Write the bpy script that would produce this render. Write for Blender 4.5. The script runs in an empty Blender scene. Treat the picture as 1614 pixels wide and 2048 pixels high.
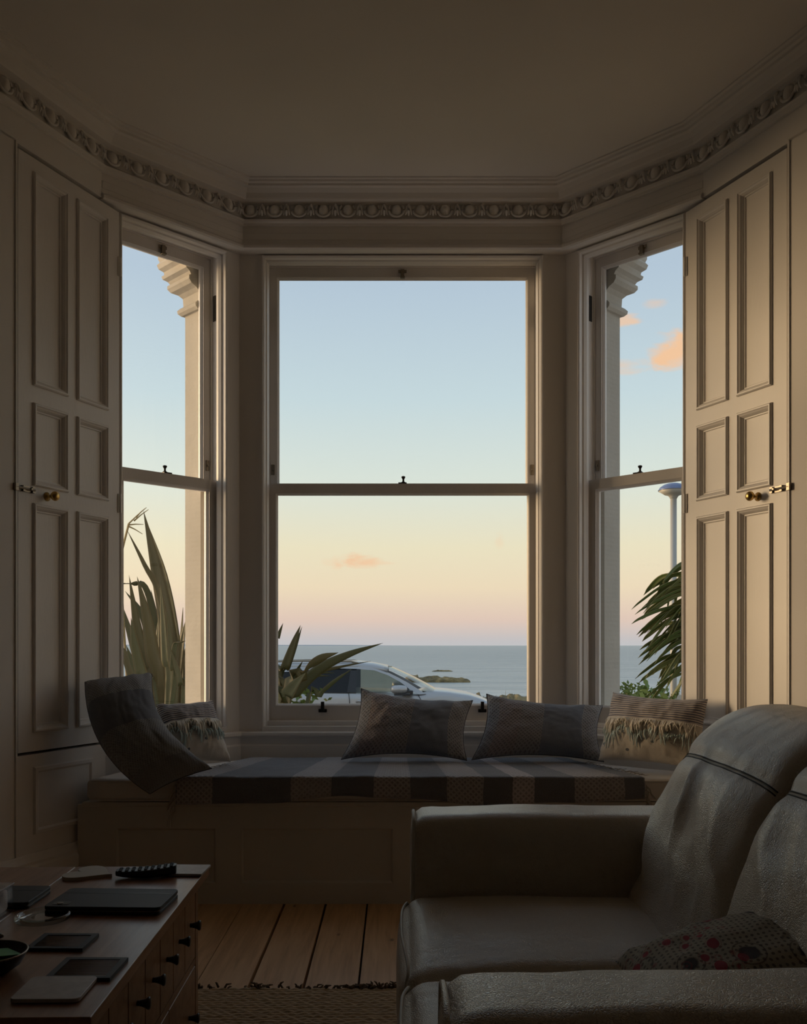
import bpy, bmesh, math, random
from mathutils import Vector, Matrix, noise
random.seed(7)
R = math.radians
C = bpy.context.scene.collection
SC = bpy.context.scene

# ------------------------------------------------------------------ camera
F, CX, HY, EYE = 1850.0, 805.0, 1291.0, 1.02        # focal length in px, principal column, horizon row, eye height
cam_d = bpy.data.cameras.new('camera')
cam = bpy.data.objects.new('camera', cam_d); C.objects.link(cam)
cam.location = (0, 0, EYE); cam.rotation_euler = (R(90), 0, 0)
cam_d.sensor_fit = 'HORIZONTAL'; cam_d.sensor_width = 36.0
cam_d.lens = F / 1614 * 36.0
cam_d.shift_x = (807 - CX) / 1614; cam_d.shift_y = (HY - 1024) / 1614
cam_d.clip_start = 0.05; cam_d.clip_end = 90000
SC.camera = cam
SC.view_settings.view_transform = 'Standard'; SC.view_settings.look = 'None'
SC.view_settings.gamma = 1.0; SC.view_settings.use_curve_mapping = False
SC.view_settings.exposure = 0.0
SC.cycles.max_bounces = 8; SC.cycles.diffuse_bounces = 5; SC.cycles.glossy_bounces = 3; SC.cycles.transmission_bounces = 4
SC.cycles.transparent_max_bounces = 16; SC.cycles.use_light_tree = False; SC.cycles.adaptive_threshold = 0.03; SC.cycles.sample_clamp_indirect = 4.0

# ------------------------------------------------------------------ sky
SUN_DIR = Vector((-0.955, 0.29, 0.055)).normalized()
def build_world():
    w = bpy.data.worlds.new('dusk_sky'); SC.world = w; w.use_nodes = True
    nt = w.node_tree; N = nt.nodes; L = nt.links; N.clear()
    out = N.new('ShaderNodeOutputWorld'); bg = N.new('ShaderNodeBackground')
    tc = N.new('ShaderNodeTexCoord'); sep = N.new('ShaderNodeSeparateXYZ')
    L.new(tc.outputs['Generated'], sep.inputs[0])
    def ramp(stops):
        r = N.new('ShaderNodeValToRGB'); r.color_ramp.interpolation = 'EASE' if False else 'LINEAR'
        e = r.color_ramp.elements
        while len(e) > 1: e.remove(e[-1])
        e[0].position = stops[0][0]; e[0].color = (*stops[0][1], 1)
        for p, c in stops[1:]:
            x = e.new(p); x.color = (*c, 1)
        return r
    def m(op, a, b=None, c=None):
        n = N.new('ShaderNodeMath'); n.operation = op
        for i, v in enumerate((a, b, c)):
            if v is None: continue
            if isinstance(v, (int, float)): n.inputs[i].default_value = v
            else: L.new(v, n.inputs[i])
        return n.outputs[0]
    def mixc(fac, a, b):
        n = N.new('ShaderNodeMix'); n.data_type = 'RGBA'
        for s, v in ((n.inputs[0], fac), (n.inputs[6], a), (n.inputs[7], b)):
            if isinstance(v, (int, float)): s.default_value = v
            elif isinstance(v, tuple): s.default_value = (*v, 1)
            else: L.new(v, s)
        return n.outputs[2]
    x, y, z = sep.outputs
    base = ramp(SKY_STOPS); L.new(z, base.inputs[0])
    warm = ramp(GLOW_STOPS); L.new(z, warm.inputs[0])
    # broad afterglow round the place where the sun went down
    dot = N.new('ShaderNodeVectorMath'); dot.operation = 'DOT_PRODUCT'
    L.new(tc.outputs['Generated'], dot.inputs[0]); dot.inputs[1].default_value = SUN_DIR
    d01 = m('MAXIMUM', dot.outputs['Value'], 0.0)
    g = m('POWER', d01, GLOW_POW)
    col = mixc(g, base.outputs[0], warm.outputs[0])
    # a few peach evening clouds
    az = m('ARCTAN2', x, y)
    cv = N.new('ShaderNodeCombineXYZ'); L.new(az, cv.inputs[0]); L.new(m('MULTIPLY', z, 2.2), cv.inputs[1])
    nz = N.new('ShaderNodeTexNoise'); nz.inputs['Scale'].default_value = 26; nz.inputs['Detail'].default_value = 3
    nz.inputs['Roughness'].default_value = 0.55; nz.inputs['Distortion'].default_value = 0.6
    L.new(cv.outputs[0], nz.inputs['Vector'])
    nn = m('SUBTRACT', nz.outputs[0], 0.5)
    tot = None
    for a0, z0, wa, wz, s in CLOUDS:
        da = m('DIVIDE', m('SUBTRACT', az, a0), wa); dz = m('DIVIDE', m('SUBTRACT', z, z0), wz)
        d2 = m('ADD', m('MULTIPLY', da, da), m('MULTIPLY', dz, dz))
        v = m('ADD', m('SUBTRACT', 0.72, m('MULTIPLY', d2, 0.75)), m('MULTIPLY', nn, 2.9))
        mr = N.new('ShaderNodeMapRange'); mr.interpolation_type = 'SMOOTHSTEP'
        L.new(v, mr.inputs[0]); mr.inputs[1].default_value = 0.0; mr.inputs[2].default_value = 1.0
        mr.inputs[3].default_value = 0.0; mr.inputs[4].default_value = s
        tot = mr.outputs[0] if tot is None else m('MAXIMUM', tot, mr.outputs[0])
    col = mixc(tot, col, (1.0, 0.62, 0.38))
    L.new(col, bg.inputs[0]); bg.inputs[1].default_value = 1.0
    L.new(bg.outputs[0], out.inputs[0])
    w.cycles.sampling_method = 'MANUAL'; w.cycles.sample_map_resolution = 512
SKY_STOPS = [(0.0, (.60, .58, .60)), (.006, (.62, .575, .585)), (.028, (.84, .63, .53)), (.062, (.95, .77, .55)), (.105, (.93, .83, .60)),
             (.172, (.79, .84, .76)), (.257, (.635, .755, .80)), (.368, (.51, .62, .745)), (.6, (.46, .57, .71)), (1.0, (.42, .53, .68))]
GLOW_STOPS = [(0.0, (2.9, 1.9, 1.0)), (.05, (4.4, 2.8, 1.45)), (.12, (4.2, 3.05, 1.85)), (.25, (2.9, 2.5, 2.0)), (.5, (1.4, 1.45, 1.5)), (1.0, (.44, .55, .70))]
GLOW_POW = 7.0
CLOUDS = [(-.056, .0895, .036, .0105, .9), (-.02, .0885, .03, .003, .35), (.285, .292, .030, .022, 1.0), (.240, .282, .03, .009, .5),
          (.236, .323, .020, .007, .75), (.266, .336, .015, .006, .55), (.105, .112, .006, .010, .22)]
build_world()

# low evening sun, veiled by haze to a soft disc
sl = bpy.data.lights.new('evening_sun', 'SUN'); sun = bpy.data.objects.new('evening_sun', sl); C.objects.link(sun)
sl.energy = 3.6; sl.color = (1.0, .68, .38); sl.angle = R(20)
sun.rotation_euler = SUN_DIR.to_track_quat('Z', 'Y').to_euler()

# ------------------------------------------------------------------ helpers
def P(px, py, Y):
    """the world point that stands at depth Y on the line of sight through a photograph pixel"""
    return Vector(((px - CX) / F * Y, Y, EYE - (py - HY) / F * Y))
WO = {}
class MB:
    def __init__(s): s.v = []; s.f = []; s.uv = None
    def add(s, vs, fs, M=None):
        o = len(s.v)
        s.v += [(M @ Vector(p)) if M else Vector(p) for p in vs]
        s.f += [tuple(i + o for i in f) for f in fs]
    def box(s, x0, x1, y0, y1, z0, z1, M=None):
        s.add([(x0,y0,z0),(x1,y0,z0),(x1,y1,z0),(x0,y1,z0),(x0,y0,z1),(x1,y0,z1),(x1,y1,z1),(x0,y1,z1)],
              [(0,3,2,1),(4,5,6,7),(0,1,5,4),(1,2,6,5),(2,3,7,6),(3,0,4,7)], M)
        return s
    def prism(s, pts, z0, z1, M=None):
        n = len(pts)
        s.add([(p[0],p[1],z0) for p in pts] + [(p[0],p[1],z1) for p in pts],
              [tuple(range(n))[::-1], tuple(range(n, 2*n))] + [(i,(i+1)%n,n+(i+1)%n,n+i) for i in range(n)], M)
        return s
    def tube(s, pts, r, n=8, M=None, cap=True):
        pts = [Vector(p) for p in pts]; k = len(pts); vs = []; fs = []
        for i, p in enumerate(pts):
            t = (pts[min(i+1,k-1)] - pts[max(i-1,0)]).normalized()
            a = t.cross(Vector((0,0,1)));
            if a.length < 1e-3: a = t.cross(Vector((1,0,0)))
            a.normalize(); b = t.cross(a)
            ri = r[i] if isinstance(r, (list, tuple)) else r
            for j in range(n):
                q = 2*math.pi*j/n; vs.append(p + a*math.cos(q)*ri + b*math.sin(q)*ri)
        for i in range(k-1):
            for j in range(n): fs.append((i*n+j, i*n+(j+1)%n, (i+1)*n+(j+1)%n, (i+1)*n+j))
        if cap: fs += [tuple(range(n))[::-1], tuple(range((k-1)*n, k*n))]
        s.add(vs, fs, M); return s
    def lathe(s, prof, n=24, M=None):
        """prof: (radius, height) pairs turned about z"""
        k = len(prof); vs = []; fs = []
        for r, h in prof:
            for j in range(n):
                q = 2*math.pi*j/n; vs.append((r*math.cos(q), r*math.sin(q), h))
        for i in range(k-1):
            for j in range(n): fs.append((i*n+j, i*n+(j+1)%n, (i+1)*n+(j+1)%n, (i+1)*n+j))
        fs += [tuple(range(n))[::-1], tuple(range((k-1)*n, k*n))]
        s.add(vs, fs, M); return s
    def loop(s, outer, prof, M=None):
        """mitred frame: rectangle outer=(x0,x1,z0,z1) in the local xz plane; prof = closed list of (inset, y)"""
        x0, x1, z0, z1 = outer; k = len(prof); vs = []
        for d, y in prof: vs += [(x0+d,y,z0+d),(x1-d,y,z0+d),(x1-d,y,z1-d),(x0+d,y,z1-d)]
        fs = []
        for i in range(k):
            j = (i+1) % k
            for c in range(4):
                e = (c+1) % 4; fs.append((i*4+c, i*4+e, j*4+e, j*4+c))
        s.add(vs, fs, M); return s
    def build(s, name, mat, parent=None, origin=None, smooth=False, bevel=0, seg=2, sub=0, solid=0, fix=True, auto=None):
        if origin is None: origin = WO[parent] if parent is not None else Vector((0,0,0))
        origin = Vector(origin)
        me = bpy.data.meshes.new(name)
        me.from_pydata([tuple(v - origin) for v in s.v], [], s.f)
        if s.uv:
            ul = me.uv_layers.new(name='UVMap')
            for l in me.loops: ul.data[l.index].uv = s.uv[l.vertex_index]
        if fix:
            b = bmesh.new(); b.from_mesh(me); bmesh.ops.recalc_face_normals(b, faces=b.faces[:]); b.to_mesh(me); b.free()
        if smooth: me.shade_smooth()
        me.materials.append(mat)
        o = bpy.data.objects.new(name, me); C.objects.link(o)
        if parent is not None: o.parent = parent; WO[o] = WO[parent]
        else: o.location = origin; WO[o] = origin
        if bevel:
            m = o.modifiers.new('bevel', 'BEVEL'); m.width = bevel; m.segments = seg; m.limit_method = 'ANGLE'; m.angle_limit = R(35)
            if seg > 1:
                me.shade_smooth()
                wn = o.modifiers.new('wn', 'WEIGHTED_NORMAL'); wn.keep_sharp = True
        if solid:
            m = o.modifiers.new('solid', 'SOLIDIFY'); m.thickness = solid; m.offset = 0
        if sub:
            m = o.modifiers.new('sub', 'SUBSURF'); m.levels = sub; m.render_levels = sub
        if auto: me.set_sharp_from_angle(angle=R(auto)); 
        return o
def thing(name, label, cat, loc=(0,0,0), group=None, kind=None):
    o = bpy.data.objects.new(name, None); C.objects.link(o); o.location = loc; WO[o] = Vector(loc)
    o.empty_display_size = .05
    return tag(o, label, cat, group, kind)
def tag(o, label=None, cat=None, group=None, kind=None):
    if label: o['label'] = label
    if cat: o['category'] = cat
    if group: o['group'] = group
    if kind: o['kind'] = kind
    return o
def inst(me_obj, name, parent, M):
    """a copy sharing mesh data, placed by matrix M in world space under parent"""
    o = me_obj.copy(); C.objects.link(o); o.parent = parent
    o.matrix_local = Matrix.Translation(-WO[parent]) @ M if parent is not None else M
    WO[o] = WO[parent] if parent is not None else M.translation
    return o
def frame(o, ux, uy):
    """matrix: local x along ux, local y along uy, z up, at plan point o"""
    return Matrix(((ux[0], uy[0], 0, o[0]), (ux[1], uy[1], 0, o[1]), (0, 0, 1, 0), (0, 0, 0, 1)))
def offset(poly, s, closed=False):
    """mitred plan offset; positive = to the left of the walking direction (outdoors)"""
    n = len(poly); res = []
    for i in range(n):
        p = Vector(poly[i]); ds = []
        if i > 0 or closed: ds.append((p - Vector(poly[i-1])).normalized())
        if i < n-1 or closed: ds.append((Vector(poly[(i+1)%n]) - p).normalized())
        ns = [Vector((-d.y, d.x)) for d in ds]
        if len(ns) == 1: res.append(p + ns[0]*s)
        else:
            b = (ns[0] + ns[1]); b /= b.length_squared; res.append(p + b*2*s if False else p + (ns[0]+ns[1])*(s/(1+ns[0].dot(ns[1]))))
    return res
def sweep(mb, poly, prof, i0, i1, closed=False):
    """sweep a closed profile of (offset, z) along poly from corner i0 to i1 with mitred corners"""
    rows = [[Vector((*offset(poly, d, closed)[i % len(poly)], z)) for d, z in prof] for i in range(i0, i1+1)]
    k = len(prof); vs = [v for r in rows for v in r]; fs = []
    for i in range(len(rows)-1):
        for j in range(k):
            fs.append((i*k+j, i*k+(j+1)%k, (i+1)*k+(j+1)%k, (i+1)*k+j))
    fs += [tuple(range(k))[::-1], tuple(range((len(rows)-1)*k, len(rows)*k))]
    mb.add(vs, fs); return mb
def rect(s0, s1, z0, z1): return [(s0,z0),(s1,z0),(s1,z1),(s0,z1)]
def spline(pts, n):
    pts = [Vector(p) for p in pts]; q = [pts[0]*2-pts[1]] + pts + [pts[-1]*2-pts[-2]]; res = []
    for i in range(len(pts)-1):
        a, b, c, d = q[i:i+4]
        for k in range(n):
            t = k/n
            res.append(.5*((2*b)+(c-a)*t+(2*a-5*b+4*c-d)*t*t+(3*b-a-3*c+d)*t**3))
    res.append(pts[-1]); return res

# ------------------------------------------------------------------ materials
class NT:
    def __init__(s, name):
        s.m = bpy.data.materials.new(name); s.m.use_nodes = True; s.t = s.m.node_tree; s.N = s.t.nodes; s.L = s.t.links
        s.b = s.N['Principled BSDF']; s.out = s.N['Material Output']
    def n(s, t, **kw):
        x = s.N.new('ShaderNode' + t)
        for k, v in kw.items(): setattr(x, k, v)
        return x
    def link(s, a, b): s.L.new(a, b)
    def setin(s, sock, v):
        if hasattr(v, 'is_output') or isinstance(v, bpy.types.NodeSocket): s.L.new(v, sock)
        elif isinstance(v, tuple) and len(v) == 3 and sock.type == 'RGBA': sock.default_value = (*v, 1)
        else: sock.default_value = v
    def coord(s, kind='Object', scale=(1,1,1), rot=(0,0,0)):
        t = s.n('TexCoord'); mp = s.n('Mapping'); s.link(t.outputs[kind], mp.inputs[0])
        mp.inputs['Scale'].default_value = scale; mp.inputs['Rotation'].default_value = rot
        return mp.outputs[0]
    def noise(s, vec, scale=5, detail=4, rough=.5, dist=0):
        x = s.n('TexNoise'); s.link(vec, x.inputs['Vector']); x.inputs['Scale'].default_value = scale
        x.inputs['Detail'].default_value = detail; x.inputs['Roughness'].default_value = rough; x.inputs['Distortion'].default_value = dist
        return x.outputs[0]
    def vor(s, vec, scale=5, feature='F1', out=0):
        x = s.n('TexVoronoi', feature=feature); s.link(vec, x.inputs['Vector']); x.inputs['Scale'].default_value = scale
        return x.outputs[out]
    def wave(s, vec, scale=5, dist=0, dscale=1, kind='BANDS', d='X', prof='SIN'):
        x = s.n('TexWave', wave_type=kind, wave_profile=prof)
        if kind == 'BANDS': x.bands_direction = d
        s.link(vec, x.inputs['Vector']); x.inputs['Scale'].default_value = scale
        x.inputs['Distortion'].default_value = dist; x.inputs['Detail Scale'].default_value = dscale
        return x.outputs[1]
    def ramp(s, fac, stops, const=False):
        r = s.n('ValToRGB'); s.link(fac, r.inputs[0]); e = r.color_ramp.elements
        if const: r.color_ramp.interpolation = 'CONSTANT'
        while len(e) > 1: e.remove(e[-1])
        e[0].position = stops[0][0]; e[0].color = (*stops[0][1], 1)
        for p, c in stops[1:]: e.new(p).color = (*c, 1)
        return r.outputs[0]
    def math(s, op, a, b=0.0):
        x = s.n('Math', operation=op); s.setin(x.inputs[0], a); s.setin(x.inputs[1], b); return x.outputs[0]
    def mix(s, fac, a, b, mode='MIX'):
        x = s.n('Mix', data_type='RGBA', blend_type=mode); s.setin(x.inputs[0], fac); s.setin(x.inputs[6], a); s.setin(x.inputs[7], b)
        return x.outputs[2]
    def bump(s, h, strength=.3, dist=.01, normal=None):
        x = s.n('Bump'); s.link(h, x.inputs['Height']); x.inputs['Strength'].default_value = strength; x.inputs['Distance'].default_value = dist
        if normal is not None: s.link(normal, x.inputs['Normal'])
        return x.outputs[0]
    def fin(s, color=None, rough=None, normal=None, **kw):
        if color is not None: s.setin(s.b.inputs['Base Color'], color)
        if rough is not None: s.setin(s.b.inputs['Roughness'], rough)
        if normal is not None: s.link(normal, s.b.inputs['Normal'])
        for k, v in kw.items(): s.setin(s.b.inputs[k.replace('_', ' ')], v)
        return s.m
def plain(name, col, rough=.5, **kw):
    t = NT(name); c = t.coord(); f = t.noise(c, 35, 3)
    return t.fin(t.mix(f, tuple(x*.92 for x in col), tuple(min(1, x*1.06) for x in col)), rough, **kw)
def paint(name, col, rough=.42, scale=18, strength=.12):
    t = NT(name); c = t.coord(); n1 = t.noise(c, 2.2, 2); n2 = t.noise(t.coord(scale=(6,6,1.2)), scale, 2)
    col2 = tuple(x*.95 for x in col)
    return t.fin(t.mix(t.ramp(n1, [(.35,(0,0,0)),(.75,(1,1,1))]), col, col2), rough, t.bump(n2, strength, .004) if rough < .4 else None)
M = {}
M['paint'] = paint('white_gloss_paint', (.80, .765, .735), .38)
M['wall'] = paint('wall_paint', (.80, .765, .735), .7, 40, .10)
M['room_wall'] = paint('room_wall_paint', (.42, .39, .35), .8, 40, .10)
M['ceiling'] = paint('ceiling_paint', (.79, .75, .71), .85, 40, .08)
M['seat_paint'] = paint('seat_box_paint', (.62, .58, .52), .5)
M['gap'] = plain('dark_recess', (.012, .011, .010), .9)
M['brass'] = plain('aged_brass', (.60, .40, .14), .28, Metallic=1.0)
M['dark_metal'] = plain('dark_bronze_metal', (.035, .030, .026), .45, Metallic=.6)
M['steel'] = plain('tarnished_steel', (.28, .24, .19), .38, Metallic=.9)
def glass_mat(name, tint=(.97,.985,.98), ior=1.45, amount=1.0):
    t = NT(name); tr = t.n('BsdfTransparent'); tr.inputs[0].default_value = (*tint, 1)
    gl = t.n('BsdfGlossy'); gl.inputs[1].default_value = .015
    lw = t.n('LayerWeight'); lw.inputs[0].default_value = .5; f0 = ((ior-1)/(ior+1))**2
    fr = t.math('ADD', f0, t.math('MULTIPLY', t.math('POWER', lw.outputs['Facing'], 5.0), 1-f0))
    mx = t.n('MixShader'); t.link(t.math('MINIMUM', t.math('MULTIPLY', fr, amount), 1.0), mx.inputs[0]); t.link(tr.outputs[0], mx.inputs[1]); t.link(gl.outputs[0], mx.inputs[2])
    t.link(mx.outputs[0], t.out.inputs[0]); return t.m
M['pane'] = glass_mat('window_glass')
# ================================================================== THE ROOM
CEIL = 3.135
ROOM = [(-2.1,-1.3), (-2.1,2.9), (-1.625,2.9), (-1.238,3.81), (-.742,4.30), (.742,4.30), (1.238,3.81), (1.625,2.9), (2.1,2.9), (2.1,-1.3)]
V2 = lambda i: Vector(ROOM[i])
HEAD = 2.865      # underside of the frieze over the windows
def seg_frame(i, rev=False):
    a, b = V2(i), V2(i+1)
    d = (b-a).normalized(); n = Vector((-d.y, d.x))
    return frame(b if rev else a, -d if rev else d, n)
FC = seg_frame(4)                 # central bay side: x along from the left corner, y outdoors
FL = seg_frame(3, True)           # left canted side, x from the central corner outwards
FR = seg_frame(5)                 # right canted side
UC, UL = 1.484, (V2(4)-V2(3)).length

# ---- walls (setting)
def wallpart(name, build):
    mb = MB(); build(mb); return tag(mb.build(name, M['room_wall']), kind='structure')
wallpart('wall_left', lambda m: sweep(m, ROOM, rect(0,.3,-.05,3.4), 0, 1, True))
wallpart('wall_front_left', lambda m: sweep(m, ROOM, rect(0,.3,-.05,3.4), 1, 2, True))
wallpart('wall_front_right', lambda m: sweep(m, ROOM, rect(0,.3,-.05,3.4), 7, 8, True))
wallpart('wall_right', lambda m: sweep(m, ROOM, rect(0,.3,-.05,3.4), 8, 9, True))
wallpart('wall_back', lambda m: sweep(m, ROOM, rect(0,.3,-.05,3.4), 9, 10, True))
# canted and central bay walls: frieze over the windows, lining panels at their sides, low wall under the sill
def bay_wall(i, j, name, parts):
    mb = MB()
    sweep(mb, ROOM, rect(0, .36, HEAD, 3.4), i, j, True)
    sweep(mb, ROOM, rect(.05, .36, -.05, .605), i, j, True)
    for fr, x0, x1, y0, y1 in parts: mb.box(x0, x1, y0, y1, .6, HEAD+.01, fr)
    return tag(mb.build(name, M['paint']), kind='structure')
bay_wall(4, 5, 'wall_bay_center', [(FC,-.029,.085,.07,.225), (FC,UC-.085,UC+.029,.07,.225)])
for fr, i, side in ((FL,3,'left'), (FR,5,'right')):
    bay_wall(i, i+1, 'wall_bay_' + side, [(fr,-.029,.052,.07,.225), (fr,.578,.80,.072,.25)])

# splayed walls that carry the shutters
SPL = (V2(3)-V2(2)).length
SH_W, SH_Z0, SH_Z1 = .552, .623, 2.850
SP = {'left': frame(V2(3), -(V2(3)-V2(2)).normalized(), Vector((-(V2(3)-V2(2)).normalized().y, (V2(3)-V2(2)).normalized().x))),
      'right': frame(V2(6), (V2(7)-V2(6)).normalized(), Vector((-(V2(7)-V2(6)).normalized().y, (V2(7)-V2(6)).normalized().x)))}
# local x runs from the bay corner towards the room; the shutter spans x = -.108 .. .444
for side, fr in SP.items():
    mb = MB()
    mb.box(-.02, SPL+.02, 0, .30, HEAD, 3.4, fr)
    mb.box(.452, SPL+.02, 0, .30, -.05, HEAD+.01, fr)
    mb.box(-.02, .46, 0, .30, -.05, .612, fr)
    w = tag(mb.build('wall_splay_' + side, M['wall']), kind='structure')
    mb = MB(); mb.box(.03, .47, .060, .30, .60, HEAD+.02, fr); mb.build('shutter_recess', M['gap'], w)  # near-black backing: the shadow in the gap is put into its colour
    mb = MB(); mb.loop((.445,.462,.612,HEAD+.004) if False else (.4455,.4525,.613,HEAD+.0005), [(0,-.004),(.003,-.004),(.003,.05),(0,.05)], fr)
    # raised field below the shutter
    mb = MB(); mb.loop((.055,.375,.31,.565), [(0,.002),(.006,-.012),(.014,-.012),(.02,-.006),(.16,-.006),(.16,.002)] if False else [(0,.002),(.004,-.011),(.016,-.011),(.024,-.005),(.03,-.005),(.03,.002)], fr)
    mb.box(.084,.346,-.005,.002,.339,.536, fr)
    mb.build('raised_panel', M['paint'], w, bevel=0)
    mb = MB(); mb.box(.455,.462,-.006,.0,.24,2.868, fr); mb.build('edge_bead', M['paint'], w)
# skirting of the splays
SKIRT = [(.0,.0),(-.026,.0),(-.026,.195),(-.020,.205),(-.020,.215),(-.010,.232),(-.006,.243),(0,.243)]
for i, j, nm in ((1,3,'left'), (6,8,'right')):
    mb = MB()
    poly = ROOM
    sweep(mb, poly, SKIRT, i, j, True)
    tag(mb.build('baseboard_' + nm, M['paint']), kind='structure')

# ceiling
mb = MB(); mb.prism([tuple(p) for p in offset(ROOM, .2, True)], CEIL, CEIL+.25)
tag(mb.build('ceiling', M['ceiling']), kind='structure')

# ---- cornice: plaster run with egg and leaf enrichment
CORN = [(0.01,2.968),(-.012,2.968),(-.014,2.976),(-.026,2.980),(-.029,2.988),(-.022,2.994),(-.014,3.000),(-.012,3.040),(-.020,3.058),(-.030,3.064),(-.056,3.066),(-.060,3.072),
        (-.062,3.078),(-.068,3.092),(-.084,3.106),(-.100,3.109),(-.102,3.118),(-.114,3.121),(-.117,3.129),(-.130,3.130),(-.132,3.140),(0.01,3.140)]
mb = MB(); sweep(mb, ROOM, CORN, 1, 8, True)
trim1 = tag(mb.build('trim_1', M['ceiling'], smooth=False), 'run plaster cornice with egg and leaf moulding under the ceiling', kind='structure')
egg_mb = MB(); n1, n2 = 9, 10
vs = []; fs = []
for a in range(n1):
    th = math.pi*a/(n1-1)
    for b in range(n2):
        ph = math.pi*b/(n2-1)
        hz = math.cos(th); rr = math.sin(th)
        vs.append((rr*math.cos(ph)*.024, -rr*math.sin(ph)*.026, hz*.031*(1 if hz>0 else 1.05)))
for a in range(n1-1):
    for b in range(n2-1): fs.append((a*n2+b, a*n2+b+1, (a+1)*n2+b+1, (a+1)*n2+b))
egg_mb.add(vs, fs)
egg0 = egg_mb.build('egg', M['ceiling'], trim1, smooth=True)
# shell around each egg: a U shaped rim
sh_mb = MB(); sh_mb.tube([(.0345*math.sin(q), -.010, -.0335*math.cos(q)*1.05) for q in [R(x) for x in range(-128,129,16)]], .0048, 6)
shell0 = sh_mb.build('egg_shell', M['ceiling'], trim1, smooth=True)
lf_mb = MB()
for s, dx, w, top in ((0,0,.0085,.030),(-1,-.0085,.0058,.020),(1,.0085,.0058,.020)):
    lf_mb.tube([(dx*.3,-.012,top),(dx*.6,-.020,.010),(dx*1.0,-.020,-.014),(dx*1.6,-.014,-.034 if s==0 else -.030)], [w*.55,w,w*.9,w*.35], 6)
leaf0 = lf_mb.build('leaf', M['ceiling'], trim1, smooth=True)
first = True
tilt = Matrix.Rotation(R(-14), 4, 'X')
for i in range(2, 7):
    path = offset(ROOM, -.026, True)
    a, b = Vector(path[i]), Vector(path[i+1]); Lg = (b-a).length; d = (b-a).normalized()
    cnt = max(1, round(Lg/.110))
    nrm = Vector((-d.y, d.x))
    for k in range(cnt):
        for off, src in ((.25, egg0), (.25, shell0), (.75, leaf0)):
            p = a + d*((k+off)*Lg/cnt)
            Mx = frame(p, d, nrm) @ Matrix.Translation((0, .010, 3.030)) @ tilt
            if first and src is egg0: pass
            inst(src, src.name.split('.')[0], trim1, Mx)
for o in (egg0, shell0, leaf0): bpy.data.objects.remove(o)
# bead under the frieze and sill nosing round the bay
mb = MB(); sweep(mb, ROOM, [(.02,2.863),(-.006,2.858),(-.014,2.864),(-.014,2.874),(-.006,2.884),(0.002,2.884)], 3, 6, True)
tag(mb.build('trim_2', M['paint']), kind='structure')
mb = MB(); sweep(mb, ROOM, [(.002,2.905),(-.0025,2.905),(-.0025,2.934),(0.002,2.938)], 3, 6, True)
tag(mb.build('trim_3', M['paint']), kind='structure')
mb = MB(); sweep(mb, ROOM, [(.075,.592),(.036,.592),(.030,.598),(.030,.610),(.036,.616),(.075,.616)], 3, 6, True)
tag(mb.build('trim_4', M['paint']), kind='structure')
mb = MB(); sweep(mb, ROOM, [(.052,.40),(.040,.40),(.040,.548),(.045,.556),(.052,.556)], 3, 6, True)
tag(mb.build('trim_5', M['paint']), kind='structure')

# ---- floor of old pine boards
def floor_mat():
    t = NT('pine_boards'); g = t.coord(scale=(14,.9,1)); oi = t.n('ObjectInfo')
    add = t.n('VectorMath', operation='ADD'); t.link(g, add.inputs[0])
    cb = t.n('CombineXYZ'); t.link(t.math('MULTIPLY', oi.outputs['Random'], 37.0), cb.inputs[0]); t.link(t.math('MULTIPLY', oi.outputs['Random'], 91.0), cb.inputs[1]); t.link(cb.outputs[0], add.inputs[1])
    gr = t.noise(add.outputs[0], 3.0, 8, .6, .6)
    col = t.ramp(gr, [(.25,(.42,.25,.13)),(.5,(.62,.39,.21)),(.75,(.74,.50,.29))])
    kn = t.n('TexVoronoi'); k2 = t.n('VectorMath', operation='ADD'); t.link(t.coord(scale=(5.5,2.6,1)), k2.inputs[0]); t.link(cb.outputs[0], k2.inputs[1]); t.link(k2.outputs[0], kn.inputs['Vector']); kn.inputs['Scale'].default_value = 1.6
    kf = t.ramp(kn.outputs['Distance'], [(.0,(1,1,1)),(.05,(.8,.8,.8)),(.10,(0,0,0))])
    col = t.mix(kf, col, (.035,.018,.01))
    return t.fin(col, .42, t.bump(gr, .12, .004))
M['floor'] = floor_mat()
mb = MB(); mb.prism([tuple(p) for p in offset(ROOM, .25, True)], -.12, -.030)
flo = tag(mb.build('floor', M['gap']), kind='structure')
SL = -.0081   # the boards run very slightly askew to the bay
x = (403-CX)/F*3.65 - .1635*12
gaps = {12:.004, 13:.003, 14:.010, 15:.009, 16:.007, 17:.006}
k = 0
while x < 2.1:
    g = gaps.get(k, .002); x0, x1 = x + g*.5, x + .1635 - gaps.get(k+1,.002)*.5
    y1 = 3.80; xm = abs((x0+x1)/2)
    if xm > 1.15: y1 = 3.81
    if xm > 1.72: y1 = 2.95
    mb = MB()
    sh = lambda X, Y: X + SL*(Y-3.65)
    mb.add([(sh(a,b),b,z) for z in (-.03,0) for a,b in ((x0,-1.29),(x1,-1.29),(x1,y1),(x0,y1))],
           [(0,3,2,1),(4,5,6,7),(0,1,5,4),(1,2,6,5),(2,3,7,6),(3,0,4,7)])
    if x0 > -2.2: mb.build('plank', M['floor'], flo)
    x += .1635; k += 1

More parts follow.
